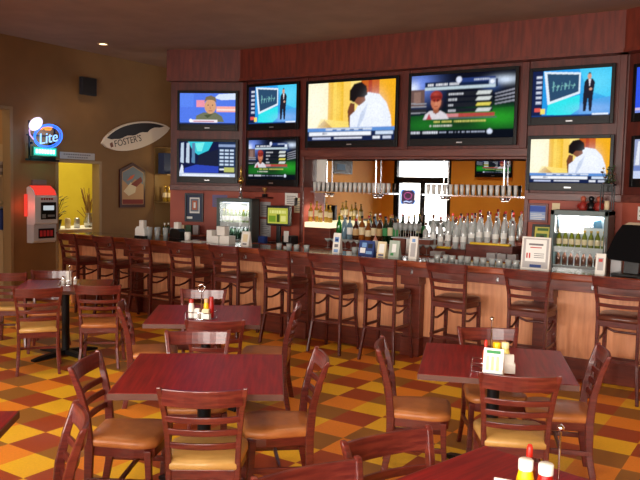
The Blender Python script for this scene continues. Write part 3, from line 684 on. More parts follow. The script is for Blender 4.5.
# golden bottles on the light box
p = bottle('liquor_bottle', 'x', wine(.034, .28), G_GOLD, C_GOLD, L_CREAM, group='golden bottles on the light box')
series(p, [((-5.93+.085*k, 9.03+.03*(k % 2), 1.336), 0, 'golden lit bottle on the white light box, %s' % n, (1, 1, s)) for k, (n, s) in enumerate(
    (('leftmost', .95), ('second from left', 1.05), ('middle one', .86), ('second from right', .98), ('rightmost', .9)))])
for k, (x, pr, g, c, pa, lab) in enumerate((
    (-5.43, wine(.04, .38), G_GREEN, C_GOLD, None, 'bright green bottle right beside the light box'),
    (-5.34, spirit(.036, .36), G_BLUE, C_WHITE, None, 'pale blue clear bottle right of the bright green one'),
    (-5.25, spirit(.04, .34), G_BLUE, C_BLACK, L_WHITE, 'pale blue bottle with white paper band on the left step'),
    (-5.15, square(.044, .32), G_BROWN, C_RED, L_TAN, 'brown square-shouldered bottle with tan band on the left step'),
    (-5.05, spirit(.042, .36), G_AMBER, C_BLACK, L_CREAM, 'amber bottle with cream band, left of the middle of the left step'),
    (-4.95, square(.044, .3), G_AMBER, C_GOLD, L_CREAM, 'short amber bottle with gold cap on the left step'),
    (-4.86, wine(.038, .36), G_BROWN, C_BLACK, L_CREAM, 'slender brown bottle with cream band on the left step'),
    (-4.77, spirit(.04, .35), G_BROWN, C_GOLD, L_TAN, 'brown bottle with gold cap near the right end of the left step'),
    (-4.68, wine(.038, .37), G_DGREEN, C_BLACK, L_GREEN, 'dark green bottle with green band on the left step'),
    (-4.6, wine(.038, .39), G_DGREEN, C_GOLD, L_CREAM, 'dark green bottle with cream band and gold top'),
    (-4.52, wine(.04, .38), G_BLACK, C_BLACK, L_GREEN, 'black bottle at the right end of the left step'),
    (-5.38, spirit(.035, .33), G_CLEAR, C_BLACK, None, 'clear bottle in the back row behind the green one'),
    (-5.2, spirit(.035, .37), G_CLEAR, C_WHITE, None, 'clear bottle in the back row with white cap'),
    (-5.0, wine(.036, .36), G_BROWN, C_RED, None, 'brown bottle with red cap in the back row'),
    (-4.82, wine(.036, .38), G_DGREEN, C_RED, None, 'dark green bottle with red cap in the back row'),
    (-4.63, wine(.036, .38), G_BLACK, C_GOLD, None, 'black bottle with gold cap in the back row'))):
    b = bottle('liquor_bottle', lab, pr, g, c, pa, group='bottles on the left step'); b.location = (x, 9.02 if k < 11 else 9.13, 1.086)
p = bottle('liquor_bottle', 'x', spirit(.038, .35), G_CLEAR, M_CHROME, L_WHITE, (.25, .45), ncap=.045, group='clear bottles on the right step')
sp = []
words = ('leftmost', 'second', 'third', 'fourth', 'fifth', 'sixth', 'seventh', 'eighth', 'ninth', 'tenth', 'eleventh', 'rightmost')
for k in range(12):
    sp.append(((-4.06+.107*k, 9.0, 1.086 if k < 6 else 1.166), .3*k, 'clear bottle in the front row of the right step, %s' % words[k], (1, 1, (.85, 1.12, .96, 1.16, 1, 1.08, .84, 1.02, 1.1, .9, 1.04, .82)[k])))
series(p, sp)
p = bottle('liquor_bottle', 'x', wine(.037, .4), G_CLEAR, C_RED, None, group='back row bottles on the right step')
series(p, [((-4.02+.11*k, 9.14, 1.086 if k < 5 else 1.166), 0, 'clear red-topped bottle in the back row of the right step, %s' % (words[k] if k < 10 else 'rightmost'), (1, 1, (1.05, .98, 1.08, 1, 1.03, .95, 1.06, 1, .97, 1.02, .94)[k])) for k in range(11)])
# ---- glasses
def martini():
    t = thing('martini_glass', 'x', 'glass')
    MB().lathe([(.002, .075), (.004, .07), (.055, .13), (.053, .13), (.003, .078)], 14).build('bowl', M_GLASS, t)
    MB().lathe([(.004, .0), (.003, .07)], 8).build('stem', M_GLASS, t); MB().lathe([(0, .003), (.035, .003), (.036, 0), (0, 0)], 14).build('foot', M_GLASS, t)
    return t
g = martini(); g['group'] = 'stemmed glasses on the left worktop'
mg = series(g, [((-5.44+.095*k, 8.74, 1.0), 0, 'small stemmed glass on the worktop below the left bottles') for k in range(7)])
for k in range(4): dup(g, (-4.14+.1*k, 8.78, 1.0), 0, 'small stemmed glass on the worktop right of the red boxes', 'stemmed glasses on the right worktop')
def wineglass():
    t = thing('wine_glass', 'x', 'glass', group='wine glasses standing between the two bottle groups')
    MB().lathe([(.004, .085), (.03, .11), (.038, .14), (.032, .19), (.031, .19), (.036, .14), (.003, .09)], 14).build('bowl', M_GLASS, t)
    MB().lathe([(.004, 0), (.004, .087)], 8).build('stem', M_GLASS, t); MB().lathe([(0, .003), (.033, .003), (.034, 0), (0, 0)], 14).build('foot', M_GLASS, t)
    return t
series(wineglass(), [((-4.44+.075*(k % 5), 8.86+.09*(k//5), 1.2), 0, 'stemmed wine glass in the cluster between the two bottle groups') for k in range(10)])
for x, lab in ((-4.36, 'brown box left of the white one, under the wine glasses'), (-4.0, 'brown box right of the white one, under the wine glasses')):
    tag(MB().box(x-.09, x+.09, 8.8, 8.93, 1.0, 1.19).build('carton', mat('brown_carton', (120, 62, 44), .6), None, .004), lab, 'box')
tag(MB().box(-4.25, -4.11, 8.8, 8.93, 1.0, 1.19).build('carton', M_PAPER, None, .004), 'white box between two brown ones under the wine glasses', 'box')
t_ = MB().box(-4.47, -3.88, 8.79, 8.99, 1.19, 1.2).build('serving_tray', M_STEEL); tag(t_, 'thin tray under the cluster of wine glasses', 'tray')
tag(MB().box(-4.02, -3.66, 8.875, 8.945, 1.086, 1.112).build('bar_mat', mat('yellow_rubber', (232, 190, 30), .5), None, .004), 'yellow bar mat on the worktop below the clear bottles', 'bar mat')
tag(MB().box(-3.39, -2.87, 8.875, 8.945, 1.166, 1.192).build('bar_mat', mat('yellow_rubber', (232, 190, 30), .5), None, .004), 'longer yellow bar mat at the right end of the back bar', 'bar mat')
# ---- hanging glass racks with glasses on top
def rack(x0, x1, rods, label):
    t = thing('glass_rack', label, 'glass rack', ((x0+x1)/2, 9.4, 0))
    f = MB(); f.box(x0, x1, 9.33, 9.34, 1.765, 1.785).box(x0, x1, 9.46, 9.47, 1.765, 1.785).box(x0, x0+.01, 9.34, 9.46, 1.765, 1.785).box(x1-.01, x1, 9.34, 9.46, 1.765, 1.785)
    partof(t, 'frame', f, M_CHROME); partof(t, 'shelf', MB().box(x0+.01, x1-.01, 9.34, 9.46, 1.772, 1.778), M_GLASS)
    for xr in rods:
        partof(t, 'rod', MB().tube([(xr, 9.41, NZ), (xr, 9.41, 1.77)], .011), M_CHROME)
        partof(t, 'rod_foot', MB().lathe([(0, 1.7), (.035, 1.725), (.05, 1.765), (0, 1.765)], 16, (xr, 9.41, 0)), M_CHROME)
    for xr in rods:
        partof(t, 'lamp_lens', MB().lathe([(0, 1.712), (.022, 1.712), (.026, 1.722), (0, 1.722)], 12, (xr, 9.41, 0)), emit('puck', (255, 244, 225), 4))
        l = bpy.data.lights.new('puck_lamp', 'SPOT'); l.energy = 13; l.color = (1, .93, .8); l.spot_size = R(150); l.spot_blend = .6; l.shadow_soft_size = .03
        lo = bpy.data.objects.new('puck_lamp', l); COL.objects.link(lo); lo.location = (xr, 9.37, 1.70); rel(lo, t)
    return t
rack(-6.15, -4.8, (-5.9, -5.06), 'chrome glass rack hanging on rods before the left half of the mirror')
rack(-4.28, -2.92, (-4.0, -3.155), 'chrome glass rack hanging on rods before the right half of the mirror')
def tumbler(name='tumbler', h=.14, r0=.02, r1=.028, grp=None):
    t = MB().lathe([(0, .004), (r0, 0), (r1, h), (r1-.003, h), (r0-.003, .01), (0, .01)], 14).build(name, M_GLASS)
    return tag(t, 'x', 'glass', grp)
g1 = tumbler(grp='glasses on the left hanging rack'); g1.data.materials[0] = mat('frosted_glass', (248, 246, 240), .12, 0, .2, spec=.9)
series(g1, [((-6.11+.079*k, 9.4, 1.786), 0, 'tall glass standing on the left hanging rack') for k in range(17)])
for k in range(16): dup(g1, (-4.22+.082*k, 9.4, 1.786), 0, 'tall glass standing on the right hanging rack', 'glasses on the right hanging rack')
# plain white panel added for a bright patch at the left end of the mirror
tag(MB().box(-6.13, -5.96, 9.475, 9.484, 1.93, 2.28).build('white_panel', M_PAPER, None, .003), 'narrow white panel added for a bright patch at the left end of the mirror', 'card').location = (0, -.0, 0)

# ================================================================ coolers
def cooler(x0, x1, y0, y1, z1, label, zs, rows, door_rgb=(40, 42, 46), sign=None):
    t = thing('bottle_cooler', label, 'cooler', ((x0+x1)/2, (y0+y1)/2, 0)); D = mat('cooler_dark_shell', door_rgb, .4); I = mat('cooler_white_lining', (226, 230, 228), .5)
    s = MB(); s.box(x0, x0+.04, y0, y1, 0, z1).box(x1-.04, x1, y0, y1, 0, z1).box(x0, x1, y1-.04, y1, 0, z1).box(x0, x1, y0, y1, z1-.05, z1).box(x0, x1, y0, y1, 0, zs[0]-.12)
    partof(t, 'shell', s, D, .004)
    partof(t, 'lining', MB().box(x0+.04, x1-.04, y1-.05, y1-.041, zs[0]-.12, z1-.05), I)
    for z in zs: partof(t, 'shelf', MB().box(x0+.04, x1-.04, y0+.02, y1-.05, z-.015, z).box(x0+.04, x1-.04, y0+.008, y0+.02, z-.05, z+.015), I)
    f = MB(); a, b, c, d = x0, x1, zs[0]-.16, z1
    f.box(a, a+.045, y0-.035, y0-.003, c, d).box(b-.045, b, y0-.035, y0-.003, c, d).box(a, b, y0-.035, y0-.003, d-.06, d).box(a, b, y0-.035, y0-.003, c, c+.05)
    dr = partof(t, 'door', f, D, .004)
    o = MB().box(a+.045, b-.045, y0-.022, y0-.016, c+.05, d-.06).build('door_glass', PANE); o.parent = dr
    o = MB().tube([(b-.02, y0-.035, zs[0]+.1), (b-.02, y0-.06, zs[0]+.12), (b-.02, y0-.06, zs[0]+.35), (b-.02, y0-.035, zs[0]+.37)], .008).build('door_handle', M_STEEL); o.parent = dr
    partof(t, 'lamp_tube', MB().box(x0+.07, x1-.07, y0+.03, y0+.05, z1-.075, z1-.055), emit('cooler_tube', (235, 245, 255), 2))
    if sign:
        q = MB(); zz0, zz1 = z1-.2, z1-.08
        q.box(x0+.06, x1-.06, y0+.07, y0+.075, zz0, zz1, 0); xm = (x0+x1)/2
        q.prism([(x0+.12, zz0), (x0+.2, zz1), (x0+.26, zz1), (x0+.2, zz0)], y0+.066, y0+.07, 'y', 1); q.prism([(xm-.06, zz0), (xm+.0, zz1), (xm+.13, zz1), (xm+.04, zz0)], y0+.066, y0+.07, 'y', 2)
        q.prism([(xm+.1, zz0), (xm+.14, zz0+.07), (x1-.1, zz1-.02), (x1-.08, zz0)], y0+.066, y0+.07, 'y', 3)
        partof(t, 'header_sign', q, [mat('sign_pale_blue', (176, 206, 226), .5), L_WHITE, mat('sign_red', (196, 60, 52), .5), mat('sign_teal', (60, 120, 150), .5)])
    for z in [z1-.08]+[q-.045 for q in zs[1:]]:
        l = bpy.data.lights.new('cooler_lamp', 'AREA'); l.shape = 'RECTANGLE'; l.size = x1-x0-.14; l.size_y = .05; l.energy = 1.5; l.color = (.95, 1, .96)
        lo = bpy.data.objects.new('cooler_lamp', l); COL.objects.link(lo); lo.location = ((x0+x1)/2, y0+.06, z); rel(lo, t)
    return t
cooler(-2.35, -1.7, 8.78, 9.13, 1.645, 'tall glass-door bottle cooler at the right with two rows of bottles', (.98, 1.2), None, (84, 98, 96), True)
CL = cooler(-7.42, -6.83, 8.69, 8.95, 1.65, 'small black glass-door cooler at the left behind the white box stack', (1.0, 1.27), None, (20, 20, 24))
CL.rotation_euler.z = R(13)
def incl(dx, dy, z): c, s = math.cos(R(13)), math.sin(R(13)); return (-7.125+c*dx-s*dy, 8.82+s*dx+c*dy, z)
def beer(g, cap, paper, grp): return bottle('beer_bottle', 'x', [(0, .001), (.028, 0), (.03, .006), (.03, .12), (.024, .145), (.013, .17), (.012, .2)], g, cap, paper, (.2, .52), group=grp, ncap=.01)
p = beer(gl('yellow_green_glass', (150, 160, 40)), C_GOLD, L_CREAM, 'beer bottles on the upper shelf of the right cooler')
series(p, [((-2.27+.073*k, 8.87, 1.201), 0, 'yellow-green beer bottle on the upper shelf of the right cooler') for k in range(8)])
p = beer(G_BROWN, C_BLACK, None, 'beer bottles on the lower shelf of the right cooler')
series(p, [((-2.27+.073*k, 8.87, .981), 0, 'dark beer bottle on the lower shelf of the right cooler', (1, 1, .85)) for k in range(8)])
p = beer(gl('pale_green_glass', (170, 190, 120)), C_GOLD, L_WHITE, 'beer bottles on the upper shelf of the left cooler')
series(p, [(incl(-.235+.067*k, -.03, 1.271), 0, 'pale beer bottle on the upper shelf of the left cooler') for k in range(8)])
p = beer(G_DGREEN, C_BLACK, None, 'beer bottles on the lower shelf of the left cooler')
series(p, [(incl(-.235+.067*k, -.03, 1.001), 0, 'dark green beer bottle on the lower shelf of the left cooler') for k in range(8)])
# on the right cooler: lantern with flowers, red figures
t = thing('lantern', 'black candle lantern with flowers on the right cooler', 'lantern', (-1.76, 8.93, 1.646))
f = MB().box(-.07, .07, -.07, .07, 0, .015).box(-.075, .075, -.075, .075, .3, .315)
for sx in (-1, 1):
    for sy in (-1, 1): f.box(sx*.062-.006, sx*.062+.006, sy*.062-.006, sy*.062+.006, .015, .3)
f.lathe([(.07, .315), (.03, .35), (.01, .36)], 4); f.tube([(.03*math.cos(a), 0, .38+.03*math.sin(a)) for a in [2*PI*k/12 for k in range(12)]], .004, 6, closed=True)
f.build('frame', M_MBLACK, t)
MB().lathe([(0, .016), (.03, .016), (.03, .12), (0, .12)], 12).build('candle', L_CREAM, t)
f = MB(); random.seed(3)
for k in range(26):
    a, r, z = random.random()*2*PI, random.random()*.085, .3+random.random()*.22
    f.lathe([(0, -.012), (.014, -.004), (.017, .004), (0, .014)], 6, (r*math.cos(a), r*math.sin(a), z), k % 3)
    f.tube([(r*.3*math.cos(a), r*.3*math.sin(a), .3), (r*math.cos(a), r*math.sin(a), z)], .002, 4, 2)
f.build('flowers', [mat('flower_cream', (206, 180, 120), .6), mat('flower_brown', (96, 60, 40), .6), mat('leaf_green', (60, 80, 40), .6)], t)
def figure(x, lab, c1, c2):
    t = thing('figurine', lab, 'figurine', (x, 8.95, 1.646))
    MB().lathe([(0, 0), (.045, 0), (.05, .04), (.035, .09), (.02, .105), (0, .106)], 14).build('body', c1, t)
    MB().lathe([(0, .095), (.026, .11), (.034, .135), (.028, .16), (0, .172)], 14).build('head', c2, t)
    for s in (-1, 1): MB().tube([(s*.035, 0, .08), (s*.06, -.01, .05), (s*.045, -.03, .03)], .013, 8).build('arm', c1, t)
figure(-2.03, 'left red figurine on the right cooler', mat('figurine_red', (150, 40, 32), .5), mat('figurine_pink', (176, 84, 60), .5))
figure(-1.94, 'black figurine between two red ones on the cooler', M_BLACK, M_BLACK)
figure(-1.85, 'right red figurine on the cooler, beside the lantern', mat('figurine_red', (150, 40, 32), .5), mat('figurine_pink', (176, 84, 60), .5))
# trophy and ornament left
t = thing('ornament', 'tall brass and silver ornament standing on the small black cooler', 'ornament', (-7.12, 8.86, 1.651))
MB().lathe([(.04, 0), (.04, .02), (.018, .04), (.018, .2), (.03, .22)], 14).build('column', M_CHROME, t)
MB().lathe([(.02, .22), (.055, .26), (.045, .3), (.02, .33), (.012, .36), (.018, .42), (.006, .5), (0, .51)], 14).build('finial', M_BRASS, t)
t = thing('trophy', 'small golden trophy with black foot on the back bar shelf', 'trophy', (-6.64, 9.13, 1.842))
t.location = (-6.86, 9.13, 1.675)
MB().box(-.03, .03, -.03, .03, 0, .05).build('foot', M_BLACK, t); MB().lathe([(.008, .05), (.01, .08), (.035, .11), (.04, .15), (.034, .15), (.008, .1)], 12).build('cup', mat('tan_brass', (190, 140, 80), .35, .6), t)
tag(MB().box(-6.98, -6.74, 9.04, WALL, 1.655, 1.674).build('wall_shelf', M_WALLW, None, .003), 'small wall shelf carrying the golden trophy', 'shelf')

# ================================================================ papers and pictures on the bar wall
def sheet(x0, x1, z0, z1, label, m=M_PAPER, name='notice_sheet', art=None, frame=None, M=None, y=None):
    t = thing(name, label, 'notice' if not frame else 'picture')
    t.matrix_world = M or Matrix.Translation(((x0+x1)/2, WALL, (z0+z1)/2))
    w, h = x1-x0, z1-z0
    if frame:
        f = MB(); b = .03; f.box(-w/2, -w/2+b, -.03, 0, -h/2, h/2).box(w/2-b, w/2, -.03, 0, -h/2, h/2).box(-w/2+b, w/2-b, -.03, 0, h/2-b, h/2).box(-w/2+b, w/2-b, -.03, 0, -h/2, -h/2+b)
        f.build('frame', frame, t, .003)
    q = MB().box(-w/2+.002, w/2-.002, -.006, -.002, -h/2+.002, h/2-.002, 0); ms = [m]
    if art:
        for k, (a, b_, c, d, mm) in enumerate(art):
            if mm not in ms: ms.append(mm)
            q.box((a-.5)*w, (c-.5)*w, -.0075-.0005*k, -.006, (b_-.5)*h, (d-.5)*h, ms.index(mm))
    q.build('print', ms, t)
    return t
def lines(n, m, x0=.15, x1=.85, y0=.15, y1=.85, k=.4): return [(x0, y0+(y1-y0)*i/n, x1-(.15 if i % 3 == 0 else 0), y0+(y1-y0)*(i+k)/n, m) for i in range(n)]
sheet(-7.0, -6.79, 1.36, 1.6, 'upper white notice right of the small black cooler', M_PALEGREY, art=lines(6, M_INK))
sheet(-6.99, -6.78, 1.05, 1.33, 'lower grey notice right of the small black cooler', M_PALEGREY, art=lines(7, M_INK))
sheet(-6.52, -6.28, 1.555, 1.75, 'white sheet above the monitor behind the bar', M_PAPER, art=lines(5, M_INK))
sheet(-6.345, -6.175, 1.45, 1.68, 'thin pale sheet at the left edge of the mirror', L_CREAM, art=lines(6, M_INK))
sheet(-2.8+.04, -2.5, 1.47, 1.71, 'blue and white certificate left of the tall cooler', mat('certificate_blue', (150, 170, 210), .6), 'certificate', [(.1, .55, .9, .85, mat('blue_print', (60, 90, 180), .6))]+lines(4, L_WHITE, y1=.5), frame=mat('frame_red_brown', (110, 60, 60), .4))
sheet(-2.46, -2.36, 1.5, 1.72, 'pale sheet partly hidden behind the tall cooler', L_CREAM)
sheet(0, .31, 0, .46, 'dark blue framed picture under the left televisions', mat('mat_board_blue', (44, 56, 84), .6), 'framed_picture',
      [(.25, .3, .78, .85, L_WHITE), (.3, .36, .73, .8, mat('emblem_grey', (120, 124, 136), .6)), (.38, .42, .65, .74, mat('emblem_orange', (196, 110, 80), .6)), (.46, .48, .57, .68, L_WHITE), (.1, .1, .4, .18, L_WHITE)],
      frame=mat('frame_navy', (30, 34, 48), .4), M=angM(JX, 1, -.96, -.63, 1.24, 1.71)[0] @ Matrix.Translation((0, .07, 0)))
sheet(0, .25, 0, .2, 'bluish paper pinned right of the dark blue picture', mat('pale_violet_paper', (120, 110, 150), .7), art=lines(4, M_INK), M=angM(JX, 1, -.5, -.25, 1.5, 1.68)[0] @ Matrix.Translation((0, .07, 0)))
M_G = [mat('art_green', (70, 110, 50), .6), mat('art_yellow', (206, 196, 90), .6)]
t = sheet(0, .24, 0, .22, 'small black-framed green and yellow picture beside the tall cooler', M_G[1], 'framed_picture', [(.2, .15, .75, .5, M_G[0]), (.4, .1, .6, .4, mat('art_brown', (60, 50, 30), .6)), (.25, .65, .8, .8, M_G[0])], frame=M_BLACK,
      M=Matrix.Translation((-2.47, 8.86, 1.35)) @ Matrix.Rotation(R(-8), 4, 'X'))
tag(MB().box(-2.62, -2.37, 8.8, 8.95, 1.0, 1.22).build('card_printer', M_DGREY, None, .01), 'dark grey printer box under the green framed picture', 'printer')

# ================================================================ till monitor behind the bar (left of the mirror)
t = thing('till_monitor', 'till monitor with a yellow-green screen on the back bar', 'monitor', (-6.36, 8.82, 1.0), R(6))
MB().box(-.13, .13, -.1, .1, 0, .02).box(-.03, .03, -.02, .03, .02, .28).build('stand', M_BLACK, t, .004)
MB().box(-.2, .2, -.03, .04, .26, .56).build('housing', M_BLACK, t, .01)
p_ = Pic(.34, .23); p_.rect(0, 0, 1, 1, (176, 176, 70)); p_.rect(.05, .1, .4, .5, (110, 140, 40)); p_.rect(.45, .1, .6, .6, (60, 76, 30)); p_.words(.1, .65, .9, .85, (232, 228, 150)); p_.rect(.65, .15, .9, .5, (210, 206, 120))
s_ = p_.done(t); s_.location = (0, -.031, .41)
t = thing('cash_drawer_printer', 'black receipt printer beside the till monitor', 'printer', (-6.12, 8.78, 1.0))
MB().box(-.08, .08, -.1, .1, 0, .13).build('body', M_BLACK, t, .01); MB().box(-.04, .04, -.103, -.09, .04, .2).build('paper_roll', M_PAPER, t)
tag(MB().box(-6.62, -6.5, 8.66, 8.74, 1.0, 1.1).build('card_holder', M_BLUE, None, .004), 'dark blue card holder on the worktop left of the till monitor', 'holder')

# ================================================================ things on the bar top
Z = 1.0685
def napkins(x, y, label, body, cap, rz=0):
    t = thing('napkin_dispenser', label, 'napkin dispenser', (x, y, Z), rz)
    MB().box(-.1, .1, -.07, .07, 0, .03).build('base', M_BLACK, t, .004)
    MB().prism([(-.095, .03), (.095, .03), (.095, .12), (.06, .16), (-.06, .16), (-.095, .12)], -.06, .06, 'y').build('housing', body, t, .004)
    MB().box(-.045, .045, -.035, .035, .155, .25).build('napkin_stack', cap, t, .01)
    return t
napkins(-7.78, 7.46, 'white napkin holder with black base near the left end of the bar', M_WHITE, M_PAPER)
napkins(-7.14, 7.5, 'black napkin holder with white napkins on the bar, right of tall glasses', M_BLACK, M_PAPER)
for k, (x, y) in enumerate(((-7.6, 7.42), (-7.52, 7.5), (-7.45, 7.42), (-7.37, 7.5), (-7.3, 7.58))):
    if k == 0: g = tumbler('pint_glass', .16, .03, .042, 'pint glasses on the bar left'); g.location = (x, y, Z); g['label'] = 'clear pint glass between the white and black napkin holders'
    else: dup(g, (x, y, Z), 0)
tag(MB().lathe([(0, 0), (.04, 0), (.045, .1), (.04, .12), (0, .12)], 14).build('paper_cup', M_WHITE), 'white cup right of the black napkin holder', 'cup').location = (-6.97, 7.52, Z)
o = MB().box(-.17, .17, -.1, .1, 0, .006).build('menu_sheet', M_PAPER); tag(o, 'white sheet of paper lying flat on the bar top', 'paper'); o.location = (-6.78, 7.47, Z); o.rotation_euler.z = .1
def boxy(name, label, cat, x, y, z, w, d, h, m, rz=0):
    o = MB().box(-w/2, w/2, -d/2, d/2, 0, h).build(name, m, None, .004); tag(o, label, cat); o.location = (x, y, z); o.rotation_euler.z = rz; return o
boxy('white_box', 'low white box at the bottom left of the box stack on the bar', 'box', -6.42, 7.5, Z, .14, .12, .1, M_PAPER)
boxy('white_box', 'low white box at the bottom right of the box stack on the bar', 'box', -6.24, 7.5, Z, .16, .14, .11, M_WHITE)
boxy('white_box', 'upper white box topping the stack on the bar', 'box', -6.33, 7.51, Z+.1105, .14, .1, .12, M_PAPER)
boxy('white_box', 'small separate white box left of the stack on the bar', 'box', -6.55, 7.53, Z, .09, .09, .17, M_WHITE)
def tent(x, y, w, h, label, col, art, rz=0, name='table_tent'):
    """folded card or acrylic stand; art = rectangles on its room side"""
    t = thing(name, label, 'menu card', (x, y, Z), rz)
    MB().prism([(-.04, 0), (.04, 0), (.004, h), (-.004, h)], -w/2, w/2, 'x').build('card', col, t)
    q = MB(); ms = []; k = 0
    for a, b, c, d, m in art:
        if m not in ms: ms.append(m)
        k += 1; n = .0012+.0004*k
        def pt(u, v): return ((u-.5)*w, -.04+.036*v-n, v*h)
        q.add([pt(a, b), pt(c, b), pt(c, d), pt(a, d)], [(0, 1, 2, 3)], ms.index(m))
    if art: q.build('print', ms, t)
    return t
B1 = mat('print_navy', (36, 60, 120), .6); B2 = mat('print_light_blue', (120, 160, 210), .6); RD = mat('print_red', (190, 60, 56), .6)
tent(-5.86, 7.42, .13, .19, 'small white table card beside the white box stack', M_PAPER, [(.2, .3, .8, .8, L_CREAM), (.25, .1, .75, .2, M_INK)])
tent(-4.5, 7.45, .1, .24, 'tall white menu stand with blue print on the bar', M_PAPER, [(.2, .55, .8, .8, B2), (.3, .6, .7, .72, B1), (.25, .3, .75, .45, M_INK), (.2, .05, .8, .2, B2)])
tent(-4.11, 7.48, .2, .17, 'dark blue printed card at the middle of the bar', B1, [(.1, .15, .45, .5, L_WHITE), (.2, .55, .5, .85, B2), (.5, .1, .9, .3, B2), (.6, .5, .9, .8, mat('print_black', (20, 24, 40), .6))])
tent(-3.91, 7.48, .11, .17, 'cream card right of the dark blue one on the bar', L_CREAM, [(.2, .25, .8, .85, L_WHITE), (.2, .05, .8, .15, B1)])
tent(-3.76, 7.5, .13, .19, 'pale green transparent card stand on the bar', mat('pale_green_card', (170, 182, 168), .4), [(.3, .3, .7, .8, L_WHITE), (.2, .1, .5, .25, L_GREEN)])
tent(-3.52, 7.5, .1, .25, 'tall pale card stand left of the row of short glasses', M_PAPER, [(.2, .1, .8, .7, M_PALEGREY), (.3, .75, .7, .9, B2)])
sg = sheet(0, .3, 0, .16, 'small white lettered sign at the right edge above the black terminal', M_PAPER, 'wall_sign', M=rotM(FX, -1) @ Matrix.Translation((.36, 0, 1.63)))
q = MB(); text_mb(q, 'SE', .13, Matrix.Translation((-.07, -.0065, 0)) @ Matrix.Rotation(R(90), 4, 'X'), 0, .0005); q.build('lettering', M_INK, sg)
f = tent(-2.12, 7.42, .29, .325, 'large printed flyer in a stand before the tall cooler', M_PAPER, [(.06, .04, .94, .96, M_PALEGREY), (.14, .24, .86, .92, L_WHITE), (.3, .66, .7, .69, RD), (.25, .74, .75, .8, M_INK), (.18, .34, .23, .5, RD), (.27, .34, .32, .5, RD), (.45, .36, .8, .38, M_INK), (.45, .42, .8, .44, M_INK), (.45, .48, .8, .5, M_INK), (.32, .06, .72, .15, B1)], name='flyer_stand')
tent(-1.49, 7.42, .09, .2, 'small white table card left of the black terminal', M_PAPER, [(.2, .2, .8, .8, M_PALEGREY), (.3, .6, .7, .75, RD)])
boxy('white_box', 'pale grey card box behind the small table card at the right', 'box', -1.38, 7.62, Z, .1, .1, .24, M_PALEGREY)
# candle-like white salt bottle at the middle
t = thing('squeeze_bottle', 'white squeeze bottle behind the dark blue card on the back worktop', 'bottle', (-4.66, 8.7, 1.0))
MB().lathe([(0, 0), (.045, 0), (.045, .13), (.03, .15)], 14).build('body', M_WHITE, t); MB().lathe([(.03, .15), (.008, .2), (.004, .24), (0, .24)], 12).build('nozzle', mat('nozzle_pink', (216, 150, 130), .5), t)
gshort = tumbler('rocks_glass', .07, .032, .036, 'short clear glasses in a row on the right part of the bar')
series(gshort, [((-3.22+.088*k, 7.47+.03*(k % 2), Z), 0, 'short clear glass in the long row on the right part of the bar') for k in range(12)])
for k in range(4): dup(gshort, (-5.32+.13*k, 7.4+.03*(k % 2), Z), 0, 'short clear glass on the bar left of the tall white menu stand', 'short clear glasses left of the white menu stand')
for k in range(3): dup(gshort, (-4.36+.085*k, 7.62, Z), 0, 'short clear glass right behind the tall white menu stand', 'short clear glasses behind the white menu stand')
gr = [boxy('coaster_stack', 'greyish stack of boxes on the ice bin, right of the yellow mat', 'box', -3.75, 8.7, 1.0, .16, .12, .06, M_PALEGREY)]
for k in range(3): boxy('small_carton', 'pale %s carton on the right end of the back worktop' % ('left', 'middle', 'right')[k], 'box', -3.02+.13*k, 8.68, 1.0, .11, .1, .09, M_PALEGREY)
# black order terminal at the right edge
t = thing('order_terminal', 'black order terminal seen from behind at the right end of the bar', 'terminal', (-1.2, 7.42, Z), R(-12))
MB().box(-.16, .16, -.12, .12, 0, .03).build('base', M_BLACK, t, .008)
MB().prism([(-.05, .03), (.05, .03), (.03, .2), (-.03, .2)], -.07, .07, 'x').build('neck', M_BLACK, t, .004)
MB().prism([(-.21, .15), (.22, .13), (.26, .2), (.2, .4), (.11, .49), (-.1, .49), (-.16, .4), (-.25, .19)], -.05, .06, 'y').build('monitor_back', mat('matte_black', (9, 8, 10), .85, spec=.1), t, .01)
MB().prism([(-.09, .492), (.09, .492), (.05, .515), (-.05, .515)], -.03, .03, 'y').build('top_cover', mat('beige_plastic', (150, 130, 104), .5), t, .003)
MB().tube([(.05, .06, .05), (.15, .1, .02), (.3, .08, .006), (.42, .12, .006)], .006).build('cable', M_BLACK, t)
# ================================================================ left wall
WX = LEFT
# speaker
t = thing('wall_speaker', 'small square dark loudspeaker high on the left wall', 'loudspeaker', (WX, 8.015, 3.385))
MB().box(.0, .05, -.03, .03, -.03, .03).build('bracket', M_MBLACK, t)
MB().box(.05, .12, -.15, .15, -.14, .14).build('cabinet', mat('speaker_dark', (24, 22, 28), .6), t, .008)
MB().box(.12, .126, -.13, .13, -.12, .12).build('grille', mat('speaker_cloth', (26, 24, 28), .9), t)
# neon sign: blue oval with white lettering, orange cap, white plume, green box beneath
t = thing('neon_beer_sign', 'glowing blue oval neon beer sign with a green lit bar on the left wall', 'neon sign', (WX+.12, 7.17, 2.5))
BLU = emit('neon_blue', (50, 110, 255), 2.4); CYN = emit('neon_cyan', (70, 215, 190), 1.3); WHT = emit('neon_white', (225, 215, 245), 1.6); ORG = emit('neon_orange', (255, 150, 60), 1.6)
S = Matrix.Rotation(R(90), 4, 'Z') @ Matrix.Rotation(R(90), 4, 'X')        # XY of the sign -> upright on the wall, facing +X
def sp3(pts): return [S @ Vector((a, b, c)) for a, b, c in pts]
tilt = R(12)
def el(cx, cy, rx, ry, z, n=28): return [(cx+rx*math.cos(a)*math.cos(tilt)-ry*math.sin(a)*math.sin(tilt), cy+rx*math.cos(a)*math.sin(tilt)+ry*math.sin(a)*math.cos(tilt), z) for a in [2*PI*k/n for k in range(n)]]
